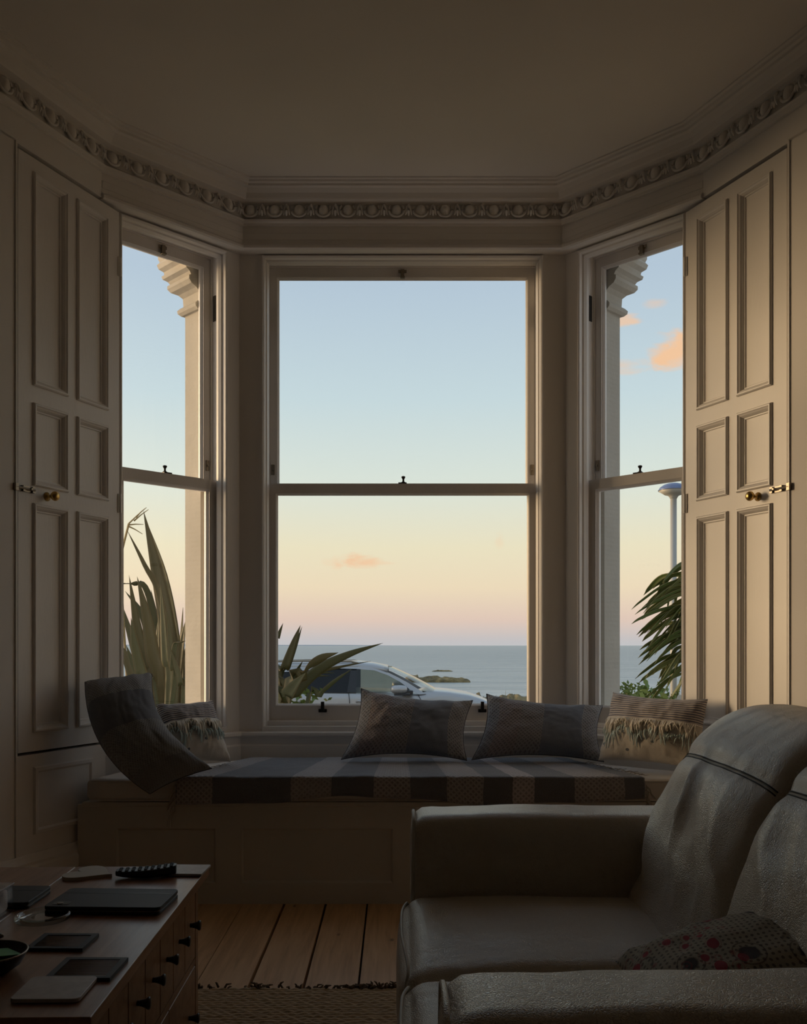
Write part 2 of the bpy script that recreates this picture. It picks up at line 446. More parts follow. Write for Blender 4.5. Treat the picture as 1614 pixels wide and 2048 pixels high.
# ---- windows: timber sashes
def window(name, fr, a, b, label):
    """sash window between x=a..b of the bay-side frame fr; lower sash inside, upper sash outside"""
    org = fr @ Vector(((a+b)/2, .1, .61))
    w = thing(name, label, None, org, kind='structure')
    Z0, Z1, ZM = .660, 2.853, 1.772
    mb = MB()      # architrave mould round the opening
    mb.loop((a-.012,b+.012,.56,HEAD-.006), [(0,.085),(0,.058),(.006,.054),(.012,.060),(.014,.080),(.020,.084),(.026,.100),(.026,.115),(0,.115)], fr)
    mb.build('casing', M['paint'], w)
    mb = MB()      # sash box: parting bead, channels
    mb.loop((a-.03,b+.03,.55,2.885), [(0,.10),(.030,.10),(.030,.128),(.036,.128),(.036,.10),(.030,.10)][:2] + [(.030,.172),(.037,.172),(.037,.178),(.030,.178),(.030,.225),(0,.225)], fr)
    mb.build('jamb_box', M['paint'], w)
    mb = MB(); mb.box(a-.01,b+.01,.055,.25,.612,.640,fr); mb.box(a-.005,b+.005,.085,.25,.64,.662,fr)
    mb.build('sill', M['paint'], w, bevel=.003)
    sw = .043
    def sash(nm, y0, z0, z1, bot, top):
        mb = MB()
        s = mb.build  # noqa
        m2 = MB()
        m2.box(a+.001,a+sw,y0,y0+.042,z0,z1,fr); m2.box(b-sw,b-.001,y0,y0+.042,z0,z1,fr)
        m2.box(a+sw,b-sw,y0,y0+.042,z0,z0+bot,fr); m2.box(a+sw,b-sw,y0,y0+.042,z1-top,z1,fr)
        so = m2.build(nm, M['paint'], w)
        m3 = MB(); m3.loop((a+sw,b-sw,z0+bot,z1-top), [(0,y0+.004),(.004,y0+.008),(.009,y0+.016),(.009,y0+.020),(0,y0+.020)], fr)
        m3.build('glazing_bead', M['paint'], so)
        m4 = MB(); m4.box(a+sw-.004,b-sw+.004,y0+.021,y0+.025,z0+bot-.004,z1-top+.004,fr)
        m4.build('pane', M['pane'], so)
        return so
    lo = sash('lower_sash', .130, Z0, ZM+.024, .072, .046)
    up = sash('upper_sash', .180, ZM-.020, Z1, .042, .050)
    c = (a+b)/2
    # fastener on the meeting rail
    mb = MB(); mb.box(c-.020,c+.020,.128,.172,ZM+.024,ZM+.029,fr)
    mb.lathe([(.011,0),(.011,.004),(.005,.008),(.0045,.018),(.008,.024),(.010,.028),(.009,.032),(.003,.034)], 12, fr @ Matrix.Translation((c+.004,.150,ZM+.029)))
    mb.build('sash_fastener', M['dark_metal'], lo, smooth=False)
    # pull on the top rail of the upper sash
    mb = MB(); mb.box(c-.020,c+.020,.172,.180,Z1-.030,Z1-.016,fr); mb.box(c-.0085,c+.0085,.163,.180,Z1-.056,Z1-.016,fr); mb.box(c-.011,c+.011,.158,.178,Z1-.060,Z1-.050,fr)
    mb.build('sash_pull', M['steel'], up, bevel=.002)
    # stops on the upper stiles
    for q in (a+.022, b-.022):
        mb = MB(); mb.box(q-.009,q+.009,.175,.181,1.845,1.895,fr); mb.box(q-.004,q+.004,.168,.176,1.865,1.875,fr)
        mb.build('sash_stop', M['steel'], up, bevel=.0015)
    for q in ((a+.268, b-.268) if b-a > 1 else ()):
        mb = MB(); mb.box(q-.020,q+.020,.122,.131,.700,.716,fr); mb.box(q-.008,q+.008,.112,.131,.706,.752,fr)
        mb.build('sash_lift', M['dark_metal'], lo, bevel=.002)
    # pulley slots high in the jamb channels
    for q, s in ((a+.0005, 1), (b-.0005, -1)):
        mb = MB(); mb.box(min(q,q+.003*s), max(q,q+.003*s), .140,.160,2.55,2.67,fr); mb.build('pulley', M['dark_metal'], w)
    return w
window('window_1', FC, .092, UC-.092, 'wide central sash window facing the sea')
window('window_2', FL, .055, .575, 'narrow angled sash window on the left of the bay')
window('window_3', FR, .055, .575, 'narrow angled sash window on the right of the bay')

# ---- panelled shutters over the splays
PROF = [(0,.004),(0,-.006),(.004,-.011),(.009,-.011),(.012,-.007),(.017,-.004),(.022,.003),(.024,.009),(.029,.009),(.031,.014),(.034,.0145),(.034,.02),(0,.02)]
ROWS = [(.698,1.550), (1.623,1.927), (2.000,2.793)]
for side, fr in SP.items():
    org = fr @ Vector((.17, 0, SH_Z0))
    sgn = 'left' if side == 'left' else 'right'
    sh = thing('window_shutter', 'tall cream panelled shutter with brass knob beside the %s window' % ('left flax-filled' if side == 'left' else 'palm-filled right'), 'shutter', org, 'panelled window shutters')
    n0, f0 = .444, -.108           # near and far edge
    cols = [(n0-.246, n0-.074), (n0-.477, n0-.304)]
    mb = MB()
    y0, y1 = .002, .038
    xs = [f0, cols[1][0], cols[1][1], cols[0][0], cols[0][1], n0]
    for q in (0, 2, 4): mb.box(xs[q], xs[q+1], y0, y1, SH_Z0, SH_Z1, fr)
    zs = [SH_Z0, ROWS[0][0], ROWS[0][1], ROWS[1][0], ROWS[1][1], ROWS[2][0], ROWS[2][1], SH_Z1]
    for c0, c1 in cols:
        for q in (0, 2, 4, 6): mb.box(c0, c1, y0, y1, zs[q], zs[q+1], fr)
    mb.build('shutter_frame', M['paint'], sh)
    for c0, c1 in cols:
        for z0, z1 in ROWS:
            mb = MB(); mb.box(c0+.001, c1-.001, y0+.0145, y1-.006, z0+.001, z1-.001, fr)
            pn = mb.build('panel', M['paint'], sh)
            mb = MB(); mb.loop((c0-.004, c1+.004, z0-.004, z1+.004), [(d, y+y0) for d, y in PROF], fr); mb.build('moulding', M['paint'], pn)
    kx, kz = n0-.142, 1.588
    Mk = fr @ Matrix.Translation((kx, y0, kz)) @ Matrix.Rotation(R(90), 4, 'X')
    mb = MB(); mb.lathe([(.017,0),(.017,.003),(.011,.006),(.0075,.010),(.0065,.020),(.009,.026),(.015,.031),(.0185,.038),(.0185,.043),(.015,.050),(.008,.054),(.002,.055)], 20, Mk)
    mb.build('knob', M['brass'], sh, smooth=True)
    mb = MB(); mb.box(n0-.075,n0-.012,-.003,y0,1.590,1.612,fr); mb.box(n0-.072,n0-.060,-.010,y0,1.590,1.612,fr); mb.box(n0-.026,n0-.014,-.010,y0,1.590,1.612,fr)
    mb.tube([(n0-.070,-.010,1.601),(n0+.022,-.010,1.601)], .0045, 8, fr); mb.tube([(n0-.045,-.010,1.601),(n0-.045,-.022,1.601)], .004, 8, fr)
    mb.box(n0+.012,n0+.026,-.014,-.001,1.588,1.614,fr)
    mb.build('bolt', M['steel'], sh)
    for hz in (.74, 1.62, 2.62):
        mb = MB(); mb.box(f0+.001,f0+.010,-.003,y0,hz-.04,hz+.04,fr); mb.tube([(f0,-.004,hz-.04),(f0,-.004,hz+.04)], .005, 8, fr)
        mb.build('hinge', M['paint'], sh)
# ================================================================== OUTDOORS: the stone piers of the bay
def stone_mat():
    t = NT('painted_stone'); c = t.coord(); n1 = t.noise(c, 9, 6, .6); n2 = t.noise(c, 60, 3)
    sz = t.n('SeparateXYZ'); t.link(c, sz.inputs[0])
    dr = t.wave(t.coord(scale=(1,1,1)), 14, .6, 2, d='Z')
    low = t.ramp(sz.outputs[2], [(.0,(1,1,1)),(.95,(1,1,1)),(1.0,(.15,.15,.15))])
    h = t.math('ADD', t.math('MULTIPLY', n1, .7), t.math('ADD', t.math('MULTIPLY', n2, .25), t.math('MULTIPLY', dr, .07)))
    return t.fin(t.mix(n1, (.42,.385,.33), (.53,.485,.415)), .8, t.bump(h, .45, .012))
M['stone'] = stone_mat()
def pier(name, mirror, label):
    s = -1 if mirror else 1
    def lc(u, n):
        p = FL @ Vector((u, n, 0)); return (p.x, p.y)
    pts = [lc(.083,.228), lc(.083,.365), (-.893,4.665), (-.665,4.665), (-.665,4.528)]
    if mirror: pts = [(-x, y) for x, y in pts][::-1]
    org = Vector(((pts[0][0]+pts[-1][0])/2, 4.5, -1.0))
    o = thing(name, label, None, org, kind='structure')
    sh = MB(); sh.prism(pts, -1.0, 2.70); sh.build('shaft', M['stone'], o)
    cp = MB(); prof = [(-.02,2.620),(.014,2.620),(.026,2.632),(.028,2.646),(.018,2.658),(.006,2.664),(.008,2.705),(.024,2.722),(.050,2.735),(.062,2.752),(.062,2.768),(.052,2.774),
                       (.060,2.788),(.078,2.800),(.082,2.815),(.072,2.822),(.074,2.835),(.092,2.850),(.098,2.870),(.088,2.884),(.094,2.90),(.094,2.96),(-.02,2.96)]
    sweep(cp, pts[1:] if mirror else pts[:4], prof, 0, 3); cp.build('capital', M['stone'], o, smooth=False)
    return o
pier('trim_pier_left', False, 'sunlit stone pier with moulded capital outside the left angled window')
pier('trim_pier_right', True, 'shaded grey stone pier with moulded capital outside the right angled window')

# ---- ground, shore, sea
def ground_mat():
    t = NT('rough_grass'); c = t.coord(); n1 = t.noise(c, .7, 5); n2 = t.noise(c, 9, 5)
    col = t.mix(n2, t.ramp(n1, [(.35,(.10,.10,.035)),(.6,(.26,.19,.09))]), (.20,.15,.07))
    return t.fin(col, .95, t.bump(n2, .8, .1))
M['grass'] = ground_mat()
mb = MB(); nx, ny = 150, 44; vs = []; fs = []
for j in range(ny+1):
    for i in range(nx+1):
        X = -60 + 120*i/nx; Y = 4.0 + 42*j/ny
        if j == 0: Y = 4.75
        edge = 36.5 + 4.0*(noise.noise((X*.10, 3.1, 0)) ) + 1.2*noise.noise((X*.5,1,0)) - max(0,(1.5-X))*0.30
        edge = min(edge, 39)
        z = -1.02 + .05*noise.noise((X*.8,Y*.8,0))
        if Y > 22: z += .10*noise.noise((X*.6,Y*.6,4))*min(1,(Y-22)/6)
        if Y > edge: z -= min(3.6, (Y-edge)*1.1)
        vs.append((X,Y,z))
for j in range(ny):
    for i in range(nx):
        k = j*(nx+1)+i; fs.append((k,k+1,k+nx+2,k+nx+1))
mb.add(vs, fs); tag(mb.build('garden_ground', M['grass'], smooth=True, fix=False), 'rough grass ground between the house and the shore', kind='structure')
t = NT('asphalt'); c = t.coord(); M['asphalt'] = t.fin(t.mix(t.noise(c,40,4), (.045,.045,.047), (.085,.083,.08)), .9)
mb = MB(); mb.box(-60,60,13.4,20.5,-1.3,-.93); tag(mb.build('road', M['asphalt']), 'grey asphalt road under the parked car', kind='structure')
def sea_mat():
    t = NT('sea_water'); c = t.coord(scale=(.30,1.0,1)); n1 = t.noise(c, .35, 6, .65); c2 = t.coord(scale=(.02,.11,1)); n2 = t.noise(c2, .5, 4)
    n3 = t.noise(t.coord(scale=(.006,.03,1)), 1.0, 3)
    h = t.math('ADD', n1, t.math('MULTIPLY', n2, 2.2))
    sy = t.n('SeparateXYZ'); t.link(t.coord(), sy.inputs[0])
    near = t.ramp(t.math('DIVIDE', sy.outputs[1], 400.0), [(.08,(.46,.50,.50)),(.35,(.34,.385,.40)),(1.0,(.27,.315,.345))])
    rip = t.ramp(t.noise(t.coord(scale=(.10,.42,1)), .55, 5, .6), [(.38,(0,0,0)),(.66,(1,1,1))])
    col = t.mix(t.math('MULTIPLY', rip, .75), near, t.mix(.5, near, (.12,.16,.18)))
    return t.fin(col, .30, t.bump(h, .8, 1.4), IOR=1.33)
M['sea'] = sea_mat()
SEA = -4.0
mb = MB(); ys = [37, 60, 100, 200, 500, 1500, 5000, 15000, 60000]; vs = []; fs = []
for Y in ys:
    for k in range(9): vs.append(((k-4)/4*max(90, Y*1.2), Y, SEA))
for j in range(len(ys)-1):
    for i in range(8): fs.append((j*9+i, j*9+i+1, j*9+i+10, j*9+i+9))
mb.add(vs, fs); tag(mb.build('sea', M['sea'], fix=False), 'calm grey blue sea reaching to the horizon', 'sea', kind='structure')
t = NT('sea_rock'); c = t.coord(); n1 = t.noise(c, .9, 6, .65)
M['rock'] = t.fin(t.ramp(n1, [(.3,(.04,.034,.022)),(.5,(.17,.13,.055)),(.7,(.34,.25,.11))]), .9, t.bump(n1, .8, .3))
def rock(name, x0, x1, ytop, ybase, label, seed, lump):
    Yd = F*(EYE-SEA)/(ybase-HY); a, b = (x0-CX)/F*Yd, (x1-CX)/F*Yd; Hh = (ybase-ytop)/F*Yd
    mb = MB(); nx, ny = 60, 20; vs = []; fs = []
    for j in range(ny+1):
        for i in range(nx+1):
            u, v = i/nx*2-1, j/ny*2-1
            m = max(0, 1-abs(u)**3)*max(0, 1-v*v)
            ph = .45 + .75*noise.noise((u*lump+seed, v*2, seed)) + .35*noise.noise((u*lump*3+seed, v*5, seed+3))
            z = Hh*max(-.2, m**.35*(.55+.35*max(-1,min(1,ph-.4)) + (.35 if lump>2.5 and -.95<u<-.55 else 0))) - .15
            vs.append(((a+b)/2+(b-a)/2*u*(1+.06*noise.noise((v*3,seed,0))), Yd+(b-a)*.22*v, SEA+z))
    for j in range(ny):
        for i in range(nx):
            k = j*(nx+1)+i; fs.append((k,k+1,k+nx+2,k+nx+1))
    org = ((a+b)/2, Yd, SEA); mb.add(vs, fs)
    return tag(mb.build(name, M['rock'], origin=org, smooth=True, fix=False), label, 'rock', 'rocks standing in the shallows')
rock('sea_rock', 806, 940, 1345, 1364, 'long low weedy rock in the shallows above the car bonnet', 2.3, 3.0)
rock('sea_rock', 863, 906, 1336, 1343, 'small rock islet farthest out on the sea', 8.1, 2.0)
rock('sea_rock', 884, 906, 1367, 1370, 'tiny skerry just breaking the water nearest the shore', 5.5, 2.0)
# shore rocks and dry grass at the land's edge
shore_specs = [(876,916,1384,1392,'low brown shore rock just beyond the car bonnet',1.0), (922,982,1384,1396,'broad grassy shore rock above the car nose',4.0), (988,1064,1385,1398,'sunlit shore rock nearest the right edge of the central window',7.0)]
for x0, x1, yt, yb, lab, sd in shore_specs:
    Yd = 31.0 + sd*.35; a, b = (x0-CX)/F*Yd, (x1-CX)/F*Yd; z1 = EYE-(yt-HY)/F*Yd
    mb = MB(); nx, ny = 40, 14; vs = []; fs = []
    for j in range(ny+1):
        for i in range(nx+1):
            u, v = i/nx*2-1, j/ny*2-1
            m = max(0,1-abs(u)**4)**.5*max(0,1-v*v)**.5
            z = -1.25 + (z1+1.25)*m*(.82+.35*noise.noise((u*3+sd,v*2,sd))+.12*noise.noise((u*11+sd,v*7,sd)))
            vs.append(((a+b)/2+(b-a)/2*u, Yd+1.0*v, z))
    for j in range(ny):
        for i in range(nx):
            k = j*(nx+1)+i; fs.append((k,k+1,k+nx+2,k+nx+1))
    mb.add(vs, fs); tag(mb.build('shore_rock', M['rock'], origin=((a+b)/2,Yd,-1.02), smooth=True, fix=False), lab, 'rock', 'rocks along the shore edge')
t = NT('dry_grass'); c = t.coord(); M['drygrass'] = t.fin(t.mix(t.noise(c,3,3),(.22,.16,.06),(.42,.31,.14)), .9)
mb = MB()
for k in range(1500):
    X = random.uniform(-2,9) if k < 1000 else random.uniform(-25,25); Y = random.uniform(23,35); h = random.uniform(.06,.24)*(1+.7*(random.random()<.08)); w = .012+random.random()*.012
    z = -1.03; dx = random.uniform(-.1,.1)
    mb.add([(X-w,Y,z),(X+w,Y,z),(X+dx,Y+random.uniform(-.05,.05),z+h)], [(0,1,2)])
tag(mb.build('shore_grass', M['drygrass'], fix=False), 'dry tawny grass growing along the shore', 'grass', kind='stuff')
# far hills, the distance haze put into their pale colour
t = NT('haze_tinted_hills'); M['hills'] = t.fin(t.mix(t.noise(t.coord(),.001,3),(.42,.44,.47),(.47,.48,.50)), 1.0)
mb = MB(); prev = None; vs = []; fs = []
for i in range(81):
    X = -9000 + 9500*i/80; hh = 45*max(0, .45+.9*noise.noise((X*.0005,0,2)))*min(1,(500-X)/3500)
    vs += [(X, 15000, SEA-5), (X, 15000+hh*3, SEA+hh), (X, 15600+hh*6, SEA-5)]
for i in range(80):
    a = i*3; fs += [(a,a+3,a+4,a+1), (a+1,a+4,a+5,a+2)]
mb.add(vs, fs); tag(mb.build('distant_hills', M['hills'], fix=False), 'faint haze-tinted coast low on the horizon at the left', 'hills', kind='structure')

# ---- silver car parked on the road, nose to the right
t = NT('silver_car_paint'); M['car'] = t.fin(t.mix(t.noise(t.coord(),400,2),(.38,.38,.39),(.44,.44,.45)), .38, Metallic=.55, Coat_Weight=.4)
M['car_black'] = plain('car_black_trim', (.016,.016,.018), .35)
M['car_glass'] = glass_mat('car_glass', (.74,.75,.71), 1.5, 1.0)
M['car_glass_dark'] = glass_mat('car_privacy_glass', (.10,.105,.11), 1.5, 1.0)
M['tyre'] = plain('tyre_rubber', (.02,.02,.02), .85)
M['seat_dark'] = plain('car_upholstery', (.03,.03,.035), .8)
def build_car():
    Yc = 16.0; G = -.93                                    # near flank at Yc, ground level
    org = Vector((0, Yc+.9, G))
    car = thing('parked_car', 'silver estate car parked across the road behind the flax, nose to the right', 'car', org)
    cxp = lambda px: (px-CX)/F*Yc
    zp = lambda py: EYE-(py-HY)/F*Yc
    W = 1.80
    # side outline of the lower body (top edge: beltline, bonnet), x to z
    top = [(cxp(478),zp(1352)), (cxp(486),zp(1348)), (cxp(560),zp(1383)), (cxp(700),zp(1384)), (cxp(835),zp(1389)), (cxp(858),zp(1383)), (cxp(900),zp(1386)), (cxp(940),zp(1392)), (cxp(965),zp(1400)), (cxp(985),zp(1409)), (cxp(1000),zp(1420)), (cxp(1008),zp(1434))]
    top[0] = (cxp(470),zp(1392)); top[1] = (cxp(480),zp(1386))
    def topz(x):
        for (x0,z0),(x1,z1) in zip(top, top[1:]):
            if x0 <= x <= x1: return z0+(z1-z0)*(x-x0)/(x1-x0+1e-9)
        return top[-1][1] if x > top[-1][0] else top[0][1]
    xr, xf = top[0][0]-.05, top[-1][0]+.06
    wheels = [xr+.80, xf-.92]
    xs = sorted(set([xr+(xf-xr)*i/70 for i in range(71)]))
    mb = MB(); rows = []
    for x in xs:
        zt = topz(x); zb = G+.22
        for wx in wheels:
            d = abs(x-wx)
            if d < .37: zb = max(zb, G+.33+math.sqrt(max(0,.37**2-d*d)))
        e = min(1, min(x-xr, xf-x)/.28); e = math.sqrt(max(0, 1-(1-e)**2)) if e < 1 else 1
        hw = W/2*(.78+.22*e)
        if x < xr+.02 or x > xf-.02: zt -= .03
        h = zt-zb
        # half section from the sill up to the beltline and over the top
        sec = [(hw*.94,zb),(hw*.985,zb+h*.15),(hw*.99,zb+h*.42),(hw,zb+h*.60),(hw*.992,zb+h*.70),(hw*.985,zb+h*.86),(hw*.965,zb+h*.95),(hw*.93,zb+h*.995),(hw*.80,zt+.012),(hw*.45,zt+.03),(0,zt+.034)]
        rows.append([(x,Yc+.9-y,z) for y,z in sec] + [(x,Yc+.9+y,z) for y,z in sec[-2::-1]])
    k = len(rows[0]); vs = [v for r in rows for v in r]; fs = []
    for i in range(len(rows)-1):
        for j in range(k-1): fs.append((i*k+j,i*k+j+1,(i+1)*k+j+1,(i+1)*k+j))
        fs.append((i*k+k-1,i*k,(i+1)*k,(i+1)*k+k-1))
    fs += [tuple(range(k)), tuple(range((len(rows)-1)*k,len(rows)*k))[::-1]]
    mb.add(vs, fs); body = mb.build('body', M['car'], car, smooth=True)
    # greenhouse: roof shell, pillars, panes
    roof = [(cxp(478),zp(1338)),(cxp(520),zp(1331)),(cxp(580),zp(1327.5)),(cxp(660),zp(1327)),(cxp(715),zp(1327.5)),(cxp(745),zp(1331)),(cxp(775),zp(1337))]
    mb = MB(); rows = []
    for x,z in roof: rows.append([(x,Yc+.9+y,z-dz) for y,dz in ((-.66,.075),(-.655,.03),(-.60,.005),(-.3,-.02),(0,-.028),(.3,-.02),(.60,.005),(.655,.03),(.66,.075))])
    vs = [v for r in rows for v in r]; fs = [(i*9+j,i*9+j+1,i*9+j+10,i*9+j+9) for i in range(len(rows)-1) for j in range(8)]
    mb.add(vs, fs); mb.build('roof', M['car'], car, smooth=True, solid=.03, fix=False)
    def flank(poly, y_in, mat, name, parent, th=.02):
        """plate on both flanks of the greenhouse that leans in from belt to roof"""
        zb, zt = zp(1386), zp(1334); res = None
        for s in (-1, 1):
            mb = MB(); n = len(poly); vs = []
            for px,py in poly:
                z = zp(py); t_ = (z-zb)/(zt-zb); y = .865 - .20*t_ + y_in
                vs.append((cxp(px), Yc+.9+s*y, z))
            for px,py in poly:
                z = zp(py); t_ = (z-zb)/(zt-zb); y = .865 - .20*t_ + y_in - th
                vs.append((cxp(px), Yc+.9+s*y, z))
            mb.add(vs, [tuple(range(n)), tuple(range(n,2*n))[::-1]] + [(i,(i+1)%n,n+(i+1)%n,n+i) for i in range(n)])
            mb.build(name, mat, parent)
    # black surround (B pillar and frames), then panes proud of it
    flank([(700,1341),(713,1341),(712,1385),(694,1385)], .006, M['car_black'], 'door_pillar', car)
    flank([(603,1347),(613,1345),(609,1385),(594,1385)], .004, M['car_black'], 'rear_pillar', car)
    flank([(712,1339),(748,1341.5),(775,1351),(799,1364),(822,1379),(826,1385),(712,1386)], .0, M['car_glass'], 'front_side_window', car, .006)
    flank([(612,1342),(700,1339),(697,1386),(606,1385)], .0, M['car_glass_dark'], 'rear_side_window', car, .006)
    flank([(520,1352),(560,1346),(603,1343),(597,1385),(540,1384)], .0, M['car_glass_dark'], 'quarter_window', car, .006)
    # door frame rail above the windows and the A pillar
    rail = [(478,1341),(520,1335),(580,1331.5),(660,1330),(712,1331.5),(745,1336),(780,1348),(812,1364),(842,1382),(852,1388),(838,1389),(826,1384),(800,1364),(775,1351),(748,1341.5),(712,1338.5),(660,1337),(612,1341),(560,1345),(518,1350),(486,1386),(470,1390)]
    flank(rail, .008, M['car'], 'window_rail', car, .05)
    # windscreen and bonnet gap
    mb = MB(); wtop, wbot = (cxp(770),zp(1335.5)), (cxp(866),zp(1383.5)); rows = []
    for t_ in (0,.25,.5,.75,1):
        x = wtop[0]+(wbot[0]-wtop[0])*t_; z = wtop[1]+(wbot[1]-wtop[1])*t_ + .02*math.sin(math.pi*t_)
        rows.append([(x+b, Yc+.9+y*(.66+.18*t_), z) for y,b in ((-1,-.02),(-.9,.03),(-.5,.10),(0,.12),(.5,.10),(.9,.03),(1,-.02))])
    vs = [v for r in rows for v in r]; fs = [(i*7+j,i*7+j+1,i*7+j+8,i*7+j+7) for i in range(4) for j in range(6)]
    mb.add(vs, fs); mb.build('windscreen', M['car_glass'], car, smooth=True, fix=False)
    mb = MB(); mb.box(cxp(845),cxp(870),Yc+.15,Yc+1.65,zp(1387),zp(1383.2)); mb.build('scuttle', M['car_black'], car)
    # tailgate glass
    mb = MB(); mb.add([(cxp(480),Yc+.24,zp(1340)),(cxp(480),Yc+1.56,zp(1340)),(cxp(466),Yc+1.7,zp(1386)),(cxp(466),Yc+.1,zp(1386))],[(0,1,2,3)]); mb.build('rear_window', M['car_glass_dark'], car, solid=.01)
    # mirrors
    for s in (-1,1):
        mb = MB(); cz = zp(1378.5); cy = Yc+.9+s*1.0
        vs = []; fs = []
        for a in range(9):
            th = math.pi*a/8
            for b in range(14):
                ph = 2*math.pi*b/14
                ux, uy, uz = math.sin(th)*math.cos(ph), math.sin(th)*math.sin(ph), math.cos(th)
                vs.append((cxp(798)+.145*(1 if ux>0 else -1)*abs(ux)**.6, cy+.09*uy, cz+.075*(1 if uz>0 else -1)*abs(uz)**.75))
        for a in range(8):
            for b in range(14): fs.append((a*14+b,a*14+(b+1)%14,(a+1)*14+(b+1)%14,(a+1)*14+b))
        mb.add(vs, fs); mr = mb.build('wing_mirror', M['car'], car, smooth=True)
        mb = MB(); mb.box(cxp(788),cxp(820),cy-.07*1,cy+.07,cz-.10,cz-.062); mb.box(cxp(806),cxp(826),min(cy,cy-s*.16),max(cy,cy-s*.16),cz-.09,cz-.02)
        mb.build('mirror_foot', M['car_black'], mr, bevel=.012)
        mb = MB(); yy = Yc+.9+s*.868
        mb.add([(cxp(806),yy,zp(1388)),(cxp(824),yy,zp(1388)),(cxp(812),yy-s*.02,zp(1372))]+[(cxp(806),yy+s*.012,zp(1388)),(cxp(824),yy+s*.012,zp(1388)),(cxp(812),yy-s*.008,zp(1372))],[(0,1,2),(3,5,4),(0,3,4,1),(1,4,5,2),(2,5,3,0)])
        mb.build('mirror_gusset', M['car_black'], mr)
    # handles, seams, rails
    for s in (-1,1):
        yy = Yc+.9+s*.897
        for px in (610, 725):
            mb = MB(); mb.tube([(cxp(px-12),yy,zp(1404)),(cxp(px-9),yy+s*.035,zp(1402)),(cxp(px+9),yy+s*.035,zp(1403)),(cxp(px+12),yy,zp(1405))], .016, 8); mb.build('door_handle', M['car'], car, smooth=True)
        for pts in ([(697,1385),(699,1400),(699,1440)], [(836,1389),(842,1400),(845,1450)], [(596,1385),(594,1400),(585,1430)]):
            mb = MB(); mb.tube([(cxp(a),yy-s*.012+s*.012*(b>1390),zp(b)) for a,b in pts], .006, 6); mb.build('door_seam', M['car_black'], car)
        mb = MB(); mb.tube([(cxp(500),Yc+.9+s*.60,zp(1331)),(cxp(512),Yc+.9+s*.6,zp(1325)),(cxp(600),Yc+.9+s*.6,zp(1322.5)),(cxp(700),Yc+.9+s*.6,zp(1323.5)),(cxp(715),Yc+.9+s*.6,zp(1327))], .016, 8); mb.build('roof_rail', M['steel'], car, smooth=True)
        mb = MB(); mb.add([(cxp(985),Yc+.9+s*.80,zp(1425)),(cxp(1004),Yc+.9+s*.62,zp(1432)),(cxp(1004),Yc+.9+s*.62,zp(1442)),(cxp(970),Yc+.9+s*.88,zp(1436))],[(0,1,2,3)]); mb.build('headlamp', M['car_glass'], car, solid=.02)
        for wx in wheels:
            Mw = Matrix.Translation((wx, Yc+.9+s*.70, G+.335)) @ Matrix.Rotation(R(90),4,'X')
            mb = MB(); mb.lathe([(.20,-.10),(.31,-.11),(.333,-.08),(.335,0),(.333,.08),(.31,.11),(.20,.10)],28,Mw); wh = mb.build('wheel', M['tyre'], car, smooth=True)
            mb = MB(); mb.lathe([(.20,-.09),(.215,-.105),(.18,-.06),(.05,-.07),(.02,-.07)],20,Mw)
            for q in range(5):
                mb.box(-.02,.02,0,.2,-.105,-.07,Mw @ Matrix.Rotation(2*math.pi*q/5,4,'Z'))
            mb.build('hub', M['steel'], wh)
    # seats seen through the glass
    for px in (640, 690):
        for y in (.5, 1.3):
            mb = MB(); mb.box(cxp(px)-.08,cxp(px)+.10,Yc+y-.22,Yc+y+.22,zp(1420),zp(1366)); mb.box(cxp(px)-.05,cxp(px)+.05,Yc+y-.12,Yc+y+.12,zp(1364),zp(1350)); mb.build('car_seat', M['seat_dark'], car, bevel=.03)
    return car
build_car()

# ---- New Zealand flax in the front garden
def blade_mat(name, a, b, edge):
    t = NT(name); uv = t.coord('UV'); sp = t.n('SeparateXYZ'); t.link(uv, sp.inputs[0])
    st = t.noise(t.coord('UV', scale=(26,1.2,1)), 1.0, 3); oi = t.n('ObjectInfo')
    col = t.mix(st, a, b); col = t.mix(t.math('MULTIPLY', oi.outputs['Random'], .45), col, edge)
    ed = t.ramp(t.math('ABSOLUTE', t.math('SUBTRACT', sp.outputs[0], .5)), [(.42,(0,0,0)),(.5,(1,1,1))])
    col = t.mix(t.math('MULTIPLY', ed, .8), col, edge)
    t.fin(col, .45, t.bump(st, .3, .004))
    tl = t.n('BsdfTranslucent'); t.link(col, tl.inputs[0]); mx = t.n('MixShader'); mx.inputs[0].default_value = .18
    t.link(t.b.outputs[0], mx.inputs[1]); t.link(tl.outputs[0], mx.inputs[2]); t.link(mx.outputs[0], t.out.inputs[0]); return t.m
M['flax'] = blade_mat('flax_blade', (.045,.062,.022), (.085,.105,.040), (.15,.095,.03))
M['palm'] = blade_mat('palm_leaf', (.045,.085,.018), (.10,.16,.03), (.20,.16,.04))
def blade(pts, w, mat, parent, name='leaf', fold=.25, n=5, side=None, base_w=.6):
    c = spline(pts, n); k = len(c); vs = []; fs = []; uv = []
    for i, p in enumerate(c):
        t_ = i/(k-1); tan = (c[min(i+1,k-1)]-c[max(i-1,0)]).normalized()
        s = (side or Vector((1,-.25,0))).copy(); s -= tan*s.dot(tan); s.normalize(); nn = s.cross(tan).normalized()
        ww = w*(base_w+(1-base_w)*min(1,t_/.35))*(1-max(0,(t_-.45)/.55)**1.7)
        for q, h in ((-1,1),(-.5,.45),(0,0),(.5,.45),(1,1)):
            vs.append(p + s*ww*.5*q + nn*ww*fold*h*.5); uv.append((q*.5+.5, t_*3))
    for i in range(k-1):
        for j in range(4): fs.append((i*5+j,i*5+j+1,i*5+j+6,i*5+j+5))
    mb = MB(); mb.add(vs, fs); mb.uv = uv
    return mb.build(name, mat, parent, smooth=True, fix=False, solid=.003)
YF = 6.1
